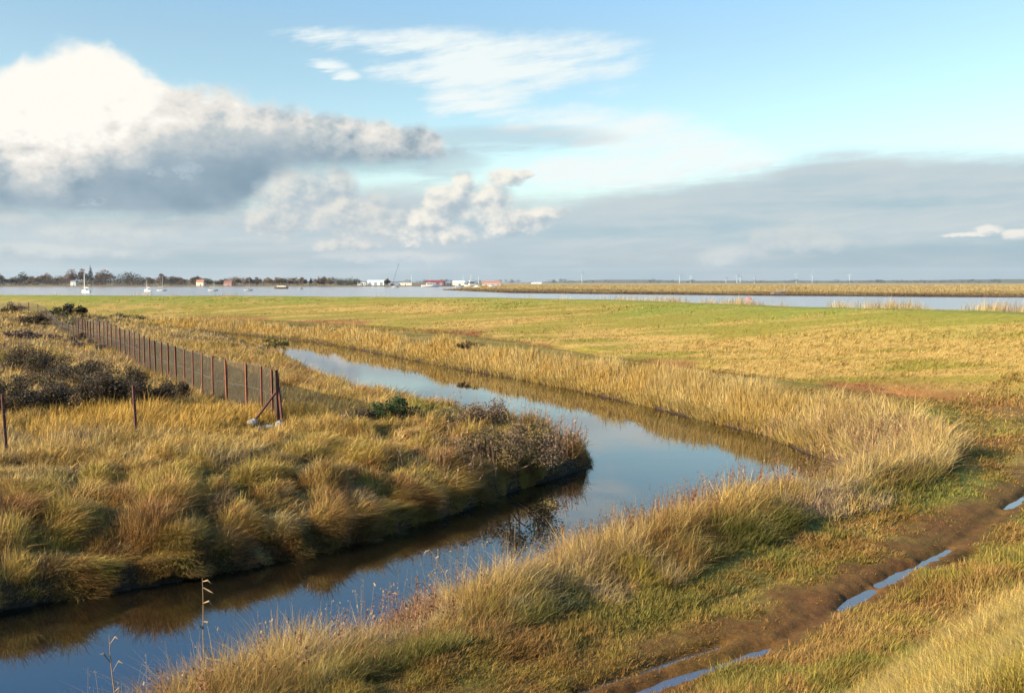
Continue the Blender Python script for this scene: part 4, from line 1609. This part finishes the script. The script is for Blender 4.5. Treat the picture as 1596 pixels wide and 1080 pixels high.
def motorboat(lab, px, py, L_, yaw, cab, hm=HULLW, group='motor boats near the boatyard', mast=0):
    B_, F_ = L_ * .33, L_ * .09 + .4
    t = boat_base(lab, px, py, L_, B_, F_, yaw, hm, 'motor_boat', 'boat', group)
    c = MB().box((-L_ * .02, 0, F_ + cab / 2 - .1), (L_ * .42, B_ * .66, cab), taper=.85).build('cabin', HULLW, t)
    for sd_ in (-1, 1):
        MB().box((-L_ * .02, sd_ * B_ * .31, F_ + cab * .55), (L_ * .3, .12, cab * .3)).build('window', GLS, c)
    MB().box((L_ * .185, 0, F_ + cab * .58), (.1, B_ * .5, cab * .34)).build('windscreen', GLS, c)
    MB().path([(-L_ * .48, -B_ * .3, F_ + .7), (-L_ * .3, -B_ * .42, F_ + .7), (L_ * .3, -B_ * .36, F_ + .8), (L_ * .46, 0, F_ + .95), (L_ * .3, B_ * .36, F_ + .8), (-L_ * .3, B_ * .42, F_ + .7)], [.03] * 6, 4).build('guard_rail', MAST, t)
    if mast:
        MB().tube((0, 0, F_ + cab), (0, 0, mast), .09, .05, 6).build('mast', MAST, t)
    return t


motorboat('little white boat alone on the water below the crane', 616, 448.6, 6.5, 15, 1.5)
motorboat('sleek white motor yacht in front of the red boat shed, with a tall thin mast', 670, 447.5, 19, 10, 2.6, mast=21)
motorboat('tiny white boat right of the dark barge', 469, 451.0, 2.8, 30, .6)
motorboat('large white boat with a tall cabin in the middle of the boatyard moorings', 735, 447.3, 17, 200, 5.4)
motorboat('white boat between the red boat shed and the tall cabin boat', 716, 447.2, 9, 20, 2.0)
motorboat('white boat close below the tall cabin boat, bow to its right', 743, 448.0, 7, -25, 1.4)
motorboat('white boat in front of the pink terrace', 768, 447.6, 9, 195, 1.8)
for px, top, lab in ((641.5, 429, 'pale mast standing above the long low shed right of the crane'), (722, 430, 'white mast left of the tall cabin boat'),
                     (734, 428, 'thin white mast directly above the tall cabin boat'), (746, 431, 'short white mast right of the tall cabin boat')):
    x, y = at_dist(px, 1225)
    z = hz(x, y)
    t = thing('boat_mast', lab, 'mast', (x, y, z), 0, 'masts in the boatyard')
    h = CAMZ + (440 - top) / FPX * 1225 - z
    MB().tube((0, 0, -.2), (0, 0, h), .24 if px > 640 and px < 643 else .17, .12, 8).build('pole', WHT, t)
    MB().tube((-1.1, 0, h * .66), (1.1, 0, h * .66), .05, .05, 5).build('spreader', MAST, t)

# red buoy, wreck on the saltmarsh edge
x, y = G(1167, 466.5, 0)
t = thing('buoy', 'red mooring buoy on the water off the saltmarsh', 'buoy', (x, y, 0))
RED = mat('buoy_red', (.48, .11, .09), .5, .1, 3)
secs = [[(math.cos(a) * r, math.sin(a) * r, z) for a in np.linspace(0, 2 * math.pi, 15)] for r, z in ((.3, -.5), (.8, -.25), (.95, .1), (.8, .35), (.4, .55), (.12, .62))]
MB().loft(secs).build('float', RED, t, smooth=True)
MB().tube((0, 0, .6), (0, 0, .9), .05, .05, 6).tube((-.15, 0, .9), (.15, 0, .9), .05, .05, 6).build('ring', DRK, t)
x, y = G(1212, 460.0, .2)
t = thing('boat_wreck', 'weathered grey ribs of an old wreck on the edge of the saltmarsh', 'wreck', (x, y, hz(x, y)), .35)
WD = mat('weathered_wood', (.20, .165, .14), .9, .3, 3)
MB().path([(-3.2, 0, .2), (0, 0, .25), (2.8, 0, .9), (3.6, 0, 3.1)], [.18, .2, .18, .12], 6).build('keel', WD, t)
for u in np.linspace(-2.6, 2.6, 7):
    for sd_ in (-1, 1):
        hh = 1.1 + .55 * (u + 2.6) / 2.6 * random.uniform(.6, 1.1)
        MB().path([(u, 0, .3), (u + .1, sd_ * .8, .6), (u + .25, sd_ * 1.15, hh)], [.12, .11, .07], 5).build('rib', WD, t)
b = MB()
for z_ in (.55, .85):
    b.path([(-2.6, -.9, z_), (0, -1.1, z_ + .1), (2.5, -.8, z_ + .5)], [.09, .11, .08], 5)
b.build('plank', WD, t)

# ------------------------------------------------------------------ wind turbines on the horizon
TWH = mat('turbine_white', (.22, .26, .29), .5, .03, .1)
ORD = ['first', 'second', 'third', 'fourth', 'fifth', 'sixth', 'seventh', 'eighth', 'ninth']


def turbine(lab, px, top, rot, bl, dist=5200):
    x, y = at_dist(px, dist)
    z = hz(x, y)
    h = CAMZ + (440 - top) / FPX * dist - z
    t = thing('wind_turbine', lab, 'wind turbine', (x, y, z), random.uniform(-.5, .5), 'wind turbines along the horizon')
    MB().path([(0, 0, -2), (0, 0, h * .5), (0, 0, h)], [2.9, 2.3, 1.6], 12).build('tower', TWH, t)
    MB().box((0, .8, h + 1.2), (3.6, 9, 3.6), taper=.9).build('nacelle', TWH, t)
    hb = MB().tube((0, -3.7, h + 1.2), (0, -6.2, h + 1.2), 1.7, .5, 10).build('hub', TWH, t)
    for k in range(3):
        a = R(rot + 120 * k)
        d = Vector((math.sin(a), 0, math.cos(a)))
        n = Vector((math.cos(a), 0, -math.sin(a)))
        secs = []
        for u, w, th in ((.0, .9, .9), (.08, 1.1, .8), (.2, 2.2, .5), (.6, 1.4, .3), (1, .35, .12)):
            c = Vector((0, -5.0, h + 1.2)) + d * (1 + bl * u)
            secs.append([c + n * (w * math.cos(q)) + Vector((0, th * math.sin(q), 0)) for q in np.linspace(0, 2 * math.pi, 7)])
        MB().loft(secs).build('blade', TWH, t)
    return t


TB = [(907, 425, 20, 17, 'wind turbine standing alone, well left of all the others'),
      (1059, 429, 50, 15, 'tall wind turbine at the left end of the main group'),
      (1076, 433, 0, 13, 'second wind turbine from the left end of the main group, shorter'),
      (1131, 434, 30, 12, 'faint short wind turbine left of the close pair'),
      (1148, 430, 80, 13, 'left one of the close pair of wind turbines'),
      (1153, 431, 10, 13, 'right one of the close pair of wind turbines'),
      (1175, 433, 60, 12, 'short wind turbine first right of the close pair'),
      (1240, 429, 25, 14, 'wind turbine directly left of the tallest one of the main group'),
      (1265, 426, 5, 16, 'tallest wind turbine of the main group'),
      (1323, 430, 45, 13, 'wind turbine at the right end of the row')]
for px, top, rot, bl, lab in TB:
    turbine(lab, px, top, rot, bl * 1.0)

# ------------------------------------------------------------------ sun, sky, air
SUN_AZ, SUN_EL = 243.0, 21.0           # compass-like: degrees clockwise from +Y
sv = Vector((math.sin(R(SUN_AZ)) * math.cos(R(SUN_EL)), math.cos(R(SUN_AZ)) * math.cos(R(SUN_EL)), math.sin(R(SUN_EL))))
ld = bpy.data.lights.new('sun', 'SUN')
ld.energy = 5.0
ld.angle = R(.53)
ld.color = (1.0, .85, .62)
lo = bpy.data.objects.new('sun', ld)
COL.objects.link(lo)
lo.location = (-30, -20, 40)
lo.rotation_euler = sv.to_track_quat('Z', 'Y').to_euler()

EXPO = 1.5
W = bpy.data.worlds.new('World')
sc.world = W
W.use_nodes = True
nt = W.node_tree
for nd in list(nt.nodes):
    nt.nodes.remove(nd)
L = nt.links.new


class E:
    """a float socket with arithmetic"""
    def __init__(s, k):
        s.k = k

    @staticmethod
    def op(o, *a):
        n = nt.nodes.new('ShaderNodeMath')
        n.operation = o
        for i, q in enumerate(a):
            if isinstance(q, E):
                L(q.k, n.inputs[i])
            else:
                n.inputs[i].default_value = q
        return E(n.outputs[0])

    def __add__(s, o): return E.op('ADD', s, o)
    def __radd__(s, o): return E.op('ADD', o, s)
    def __sub__(s, o): return E.op('SUBTRACT', s, o)
    def __rsub__(s, o): return E.op('SUBTRACT', o, s)
    def __mul__(s, o): return E.op('MULTIPLY', s, o)
    def __rmul__(s, o): return E.op('MULTIPLY', o, s)
    def max(s, o): return E.op('MAXIMUM', s, o)
    def min(s, o): return E.op('MINIMUM', s, o)


def ss(a, b, x):
    n = nt.nodes.new('ShaderNodeMapRange')
    n.interpolation_type = 'SMOOTHSTEP'
    n.inputs['From Min'].default_value, n.inputs['From Max'].default_value = a, b
    L(x.k, n.inputs['Value'])
    return E(n.outputs['Result'])


def vec(x, y, z=0.0):
    n = nt.nodes.new('ShaderNodeCombineXYZ')
    for i, q in enumerate((x, y, z)):
        if isinstance(q, E):
            L(q.k, n.inputs[i])
        else:
            n.inputs[i].default_value = q
    return n.outputs[0]


def noise(x, y, z=0.0, scale=1.0, detail=5.0, rough=.55):
    n = nt.nodes.new('ShaderNodeTexNoise')
    n.inputs['Scale'].default_value = scale
    n.inputs['Detail'].default_value = detail
    n.inputs['Roughness'].default_value = rough
    L(vec(x, y, z), n.inputs['Vector'])
    return E(n.outputs['Fac'])


def voro(x, y, scale):
    n = nt.nodes.new('ShaderNodeTexVoronoi')
    n.feature = 'F1'
    n.inputs['Scale'].default_value = scale
    L(vec(x, y, 1.7), n.inputs['Vector'])
    return E(n.outputs['Distance'])


def curve(x, pts):
    """piecewise curve through photograph points: azimuth -> elevation, degrees"""
    n = nt.nodes.new('ShaderNodeFloatCurve')
    c = n.mapping.curves[0]
    P = sorted(((azel(a, b)[0] + 40) / 80, azel(a, b)[1] / 20) for a, b in pts)
    c.points[0].location, c.points[1].location = P[0], P[-1]
    for q in P[1:-1]:
        c.points.new(*q)
    n.mapping.use_clip = False
    n.mapping.update()
    L(((x + 40.0) * (1 / 80)).k, n.inputs['Value'])
    return E(n.outputs[0]) * 20.0


def rgb(c):
    return c


def mixcol(a, b, f):
    n = nt.nodes.new('ShaderNodeMix')
    n.data_type = 'RGBA'
    if isinstance(f, E):
        L(f.k, n.inputs[0])
    else:
        n.inputs[0].default_value = f
    for i, q in ((6, a), (7, b)):
        if isinstance(q, tuple):
            n.inputs[i].default_value = q + (1,)
        else:
            L(q, n.inputs[i])
    return n.outputs[2]


STR = .10
K = 1.0 / (STR * 2 ** EXPO)


def disp(r, g, b):
    """displayed 8-bit colour -> sky radiance fed to the Background"""
    f = lambda v: ((v / 255 + .055) / 1.055) ** 2.4 if v > 10 else v / 255 / 12.92
    return tuple(f(v) * K for v in (r, g, b))


tc = nt.nodes.new('ShaderNodeTexCoord')
sx = nt.nodes.new('ShaderNodeSeparateXYZ')
L(tc.outputs['Generated'], sx.inputs[0])
DX, DY, DZ = (E(sx.outputs[i]) for i in range(3))
AZ = E.op('ARCTAN2', DX, DY) * (180 / math.pi)
EL = E.op('ARCSINE', DZ.max(-.999).min(.999)) * (180 / math.pi)

sky = nt.nodes.new('ShaderNodeTexSky')
sky.sky_type = 'NISHITA'
sky.sun_disc = False
sky.sun_elevation = R(SUN_EL)
sky.sun_rotation = R(SUN_AZ)
sky.air_density, sky.dust_density, sky.ozone_density = 1.0, .6, 1.2
tint = nt.nodes.new('ShaderNodeMix')
tint.data_type, tint.blend_type = 'RGBA', 'MULTIPLY'
tint.inputs[0].default_value = 1
L(sky.outputs[0], tint.inputs[6])
up = ss(13.0, 27.0, EL)
L(mixcol((.73, .775, .71), (.56, 1.12, 1.55), up), tint.inputs[7])
c = tint.outputs[2]

# shared warps
n_big = noise(AZ, EL * 1.25, 0.0, .16, 3) - .5
n_mid = noise(AZ, EL * 1.25, 3.0, .42, 5, .58) - .5
n_off = noise(AZ - .40, EL * 1.25 + .42, 3.0, .42, 4, .58) - .5      # the same field a step towards the sun
n_fine = noise(AZ, EL * 1.25, 9.0, 1.5, 3, .6) - .5
relief = (n_mid - n_off)
n_str = noise(AZ * .10, EL * .85, 5.0, .9, 4, .6) - .5
n_wisp = noise(AZ * .30 + EL * .25, EL * 1.2 - AZ * .28, 2.0, .55, 5, .62) - .5
n_wisp2 = noise(AZ * .16 + EL * .2, EL * 1.5 - AZ * .2, 6.0, 1.3, 4, .6) - .5
bil = voro(AZ + n_mid * 1.2, EL * 1.2 + n_big * 1.5, .52)


def blobs(lst, ax=None, ex=None):
    """1 - squared distance in units of the radius, to the nearest of some ellipses given in photograph measurements"""
    p = vec(ax or AZ, ex or EL)
    o = None
    for q in lst:
        px, py, rx, ry = q[:4]
        a, e = azel(px, py)
        kx = FPX * math.pi / 180
        n = nt.nodes.new('ShaderNodeVectorMath')
        n.operation = 'MULTIPLY_ADD'
        n.inputs[1].default_value = (kx / rx, kx / ry, 0)
        n.inputs[2].default_value = (-a * kx / rx, -e * kx / ry, 0)
        L(p, n.inputs[0])
        d = nt.nodes.new('ShaderNodeVectorMath')
        d.operation = 'DOT_PRODUCT'
        L(n.outputs[0], d.inputs[0])
        L(n.outputs[0], d.inputs[1])
        d = E(d.outputs['Value'])
        o = d if o is None else o.min(d)
    return 1.0 - o


c = mixcol(c, disp(220, 238, 240), (1.0 - ss(2.5, 9.5, EL)) * .65)
# high thin wisps
wz, we = AZ + n_wisp * 3.2, EL + n_wisp2 * 1.1
cir = blobs([(650, 66, 170, 20, 4), (790, 100, 190, 42, 8), (860, 82, 140, 30, 3), (745, 145, 90, 36, 14), (512, 103, 30, 9), (540, 116, 22, 9), (560, 60, 90, 16), (885, 190, 100, 24, 0), (985, 213, 130, 38, -6), (1095, 244, 110, 28, -4), (960, 268, 190, 30, 0)], wz, we)
a_cir = ss(-.55, 1.25, cir.max(-2.2) + n_wisp * 3.0 + n_wisp2 * 2.2 + n_fine * .6) * .95
c = mixcol(c, disp(243, 251, 250), a_cir * ss(.5, 3, EL))

# low grey bank of stratus all round the horizon
top = curve(AZ + n_str * 5.0, [(-700, 330), (-300, 320), (0, 318), (200, 325), (420, 318), (520, 300), (640, 288), (740, 303), (830, 308), (900, 303), (1000, 288), (1100, 272), (1190, 260), (1240, 243), (1300, 235), (1450, 237), (1596, 233), (1900, 235), (2300, 260)])
q_st = top - EL + n_str * 1.3 + n_wisp2 * .8 + n_fine * .3
a_st = ss(-.45, 1.0, q_st)
st_c = mixcol(disp(164, 191, 203), disp(192, 205, 210), ss(-.20, .14, n_str + n_big * .4))
st_c = mixcol(st_c, disp(204, 212, 213), ss(.0, .24, n_wisp2 + n_str * .5) * .5)
edge_l = 1.0 - ss(.3, 2.4, q_st)
st_c = mixcol(st_c, disp(200, 211, 215), edge_l * .6)
low = 1.0 - ss(.2, 3.0, EL + n_str * 1.2)
st_c = mixcol(st_c, disp(146, 164, 171), low * .6)
c = mixcol(c, st_c, a_st * .95)

# soft grey streaks in the middle
gs = blobs([(800, 214, 150, 18, -3), (700, 250, 60, 24, 0), (700, 395, 180, 28, 0)], AZ + n_str * 4, EL + n_str * 1.2 + n_wisp2 * .6)
c = mixcol(c, disp(182, 199, 209), ss(-.7, 1.0, gs.max(-2.0) + n_str * 2.6 + n_wisp2 * 1.2) * .55)


# lit cumulus further off
bil_o = voro(AZ - .32 + n_mid * 1.2, EL * 1.2 + .34 + n_big * 1.5, .52)
bilf = voro(AZ + n_fine * .7, EL * 1.2 + n_mid * .8, 1.25)
bilf_o = voro(AZ - .15 + n_fine * .7, EL * 1.2 + .16 + n_mid * .8, 1.25)
puff = (bil_o - bil) * .55 + relief * 1.9 + (bilf_o - bilf) * .12


def cumulus(lst, warm, shade, amp, lo=.0, hi=.30, top=1.0, off=0.0, tilt=.9):
    ax, ex = AZ + n_mid * 1.0 * amp + n_fine * .6 * amp, EL + n_mid * .8 * amp + n_fine * .5 * amp
    d0 = blobs(lst, ax, ex).max(-2.0)
    d = d0 + (.42 - bil) * .7 + (.36 - bilf) * .25 + n_fine * .8 + n_mid * 1.2 + off
    a = ss(lo, hi, d)
    d2 = blobs(lst, ax - .35, ex + .35).max(-2.0) if tilt else d0
    lit = ss(-.42, .55, (d0 - d2) * .4 * tilt + puff * 1.25 + n_fine * .25 + .08)
    return a * top, mixcol(shade, warm, lit)


a4, k4 = cumulus([(1235, 374, 60, 20), (1290, 378, 56, 14), (1140, 398, 50, 14), (10, 345, 50, 16), (160, 360, 130, 16), (215, 362, 30, 24), (340, 352, 80, 14), (60, 390, 160, 10), (620, 400, 120, 10)], disp(214, 218, 215), disp(186, 200, 207), .9, -.5, 1.1, .75, .15)
c = mixcol(c, k4, a4)
a2, k2 = cumulus([(470, 312, 85, 56), (440, 276, 44, 24), (420, 345, 80, 30), (525, 305, 46, 46), (575, 340, 100, 40), (545, 382, 60, 14)],
                 disp(232, 229, 220), disp(172, 188, 199), .9, -.25, .75, .9, .05)
c = mixcol(c, k2, a2)
a1, k1 = cumulus([(800, 345, 74, 22), (850, 334, 46, 14), (705, 320, 54, 38), (720, 290, 24, 28), (765, 310, 46, 30), (787, 277, 36, 16), (815, 271, 24, 8), (668, 346, 50, 26), (690, 364, 80, 20)],
                 disp(250, 244, 231), disp(170, 188, 199), .9, -.15, .75, .95, .05)
c = mixcol(c, k1, a1)
a3, k3 = cumulus([(1543, 358, 24, 8), (1590, 363, 30, 9), (1505, 366, 40, 4), (1640, 360, 40, 10)], disp(250, 243, 232), disp(190, 202, 209), .7, -.05, .9, .8, .02)
c = mixcol(c, k3, a3)

# the big cumulus on the left
wx = AZ + n_big * 2.6 + n_mid * 1.2
wy = EL + n_mid * 1.0 + n_fine * .45 + (.40 - bil) * .95 + (.36 - bilf) * .22
T = curve(wx, [(-900, 200), (-500, 150), (-200, 120), (-60, 118), (0, 112), (60, 88), (110, 72), (160, 78), (205, 90), (225, 115), (290, 132), (340, 140), (400, 152), (480, 172), (540, 184), (600, 188), (650, 200), (700, 232), (760, 262), (900, 420), (1500, 440), (2300, 440)])
B = curve(AZ + n_big * 2.2 + n_mid * 1.0, [(-900, 330), (-300, 332), (0, 336), (150, 342), (300, 344), (360, 332), (400, 302), (430, 276), (480, 266), (560, 264), (640, 258), (700, 245), (760, 225), (1500, 60), (2300, 60)])
S = curve(AZ + n_big * 5.0, [(-900, 240), (-300, 255), (0, 258), (70, 262), (130, 248), (230, 218), (300, 200), (400, 196), (480, 200), (560, 220), (640, 226), (700, 236), (900, 240), (2300, 240)])
a_b = ss(-.28, .7, T - wy) * ss(-.7, .9, (EL + n_str * 1.0 + n_fine * .4 + n_mid * .5) - B)
hole = ss(-.2, 1.2, blobs([(245, 271, 12, 9), (297, 262, 24, 10), (412, 290, 18, 16), (145, 318, 18, 5)], AZ + n_fine * 2.2, EL + n_fine * 1.8) + n_fine * 2.4)
above = EL - S
lit = ss(-3.2, 3.7, above + n_mid * 3.4 + n_fine * 1.0) + puff * .62 * ss(-1.6, 1.0, above)
edge_d = (1.0 - ss(.0, 1.5, T - wy)) * ss(-22.5, -14.0, AZ)
core = ss(-.4, 1.0, blobs([(115, 130, 105, 66), (60, 205, 100, 70), (150, 190, 110, 60)], AZ + n_mid * 2.4, EL + n_mid * 2.4).max(-2.0))
lit = (lit - edge_d * .14 + core * .20).max(0.0).min(1.0)
sh_c = mixcol(disp(130, 155, 172), disp(160, 179, 191), ss(-.26, .26, n_big * 1.2 + n_mid * .5))
b_c = mixcol(sh_c, disp(192, 201, 204), ss(.10, .42, lit))
b_c = mixcol(b_c, disp(232, 229, 222), ss(.36, .66, lit))
b_c = mixcol(b_c, disp(255, 252, 243), ss(.60, .98, lit))
b_c = mixcol(b_c, disp(205, 220, 226), hole * .3)
c = mixcol(c, b_c, a_b)

bg = nt.nodes.new('ShaderNodeBackground')
bg.inputs['Strength'].default_value = STR
L(c, bg.inputs['Color'])
wo = nt.nodes.new('ShaderNodeOutputWorld')
L(bg.outputs[0], wo.inputs['Surface'])
try:
    W.cycles.sampling_method = 'MANUAL'
    W.cycles.sample_map_resolution = 512
except Exception:
    pass

HAZE = True
if HAZE:
    hm = bpy.data.materials.new('haze')
    hm.use_nodes = True
    hn = hm.node_tree
    for nd in list(hn.nodes):
        if nd.type == 'BSDF_PRINCIPLED':
            hn.nodes.remove(nd)
    pv = hn.nodes.new('ShaderNodeVolumePrincipled')
    pv.inputs['Color'].default_value = (.86, .92, 1.0, 1)
    pv.inputs['Density'].default_value = 3e-5
    pv.inputs['Anisotropy'].default_value = .2
    hn.links.new(pv.outputs[0], hn.nodes['Material Output'].inputs['Volume'])
    o = MB().box((0, 0, 66), (18800, 18800, 137)).build('haze', hm)
    tag(o, 'thin pale sea air over the marsh', None, None, 'stuff')

# ------------------------------------------------------------------ render settings
sc.render.engine = 'CYCLES'
sc.view_settings.view_transform = 'Standard'
sc.view_settings.look = 'None'
sc.view_settings.exposure = EXPO
sc.view_settings.gamma = 1.0
sc.cycles.max_bounces = 6
sc.cycles.diffuse_bounces = 3
sc.cycles.glossy_bounces = 3
sc.cycles.transmission_bounces = 4
sc.cycles.transparent_max_bounces = 8
sc.cycles.volume_bounces = 0
sc.cycles.caustics_reflective = False
sc.cycles.caustics_refractive = False
sc.cycles.use_denoising = True
sc.cycles.denoiser = 'OPENIMAGEDENOISE'
sc.cycles.denoising_input_passes = 'RGB_ALBEDO_NORMAL'
sc.cycles.use_adaptive_sampling = True
sc.cycles.adaptive_threshold = .02
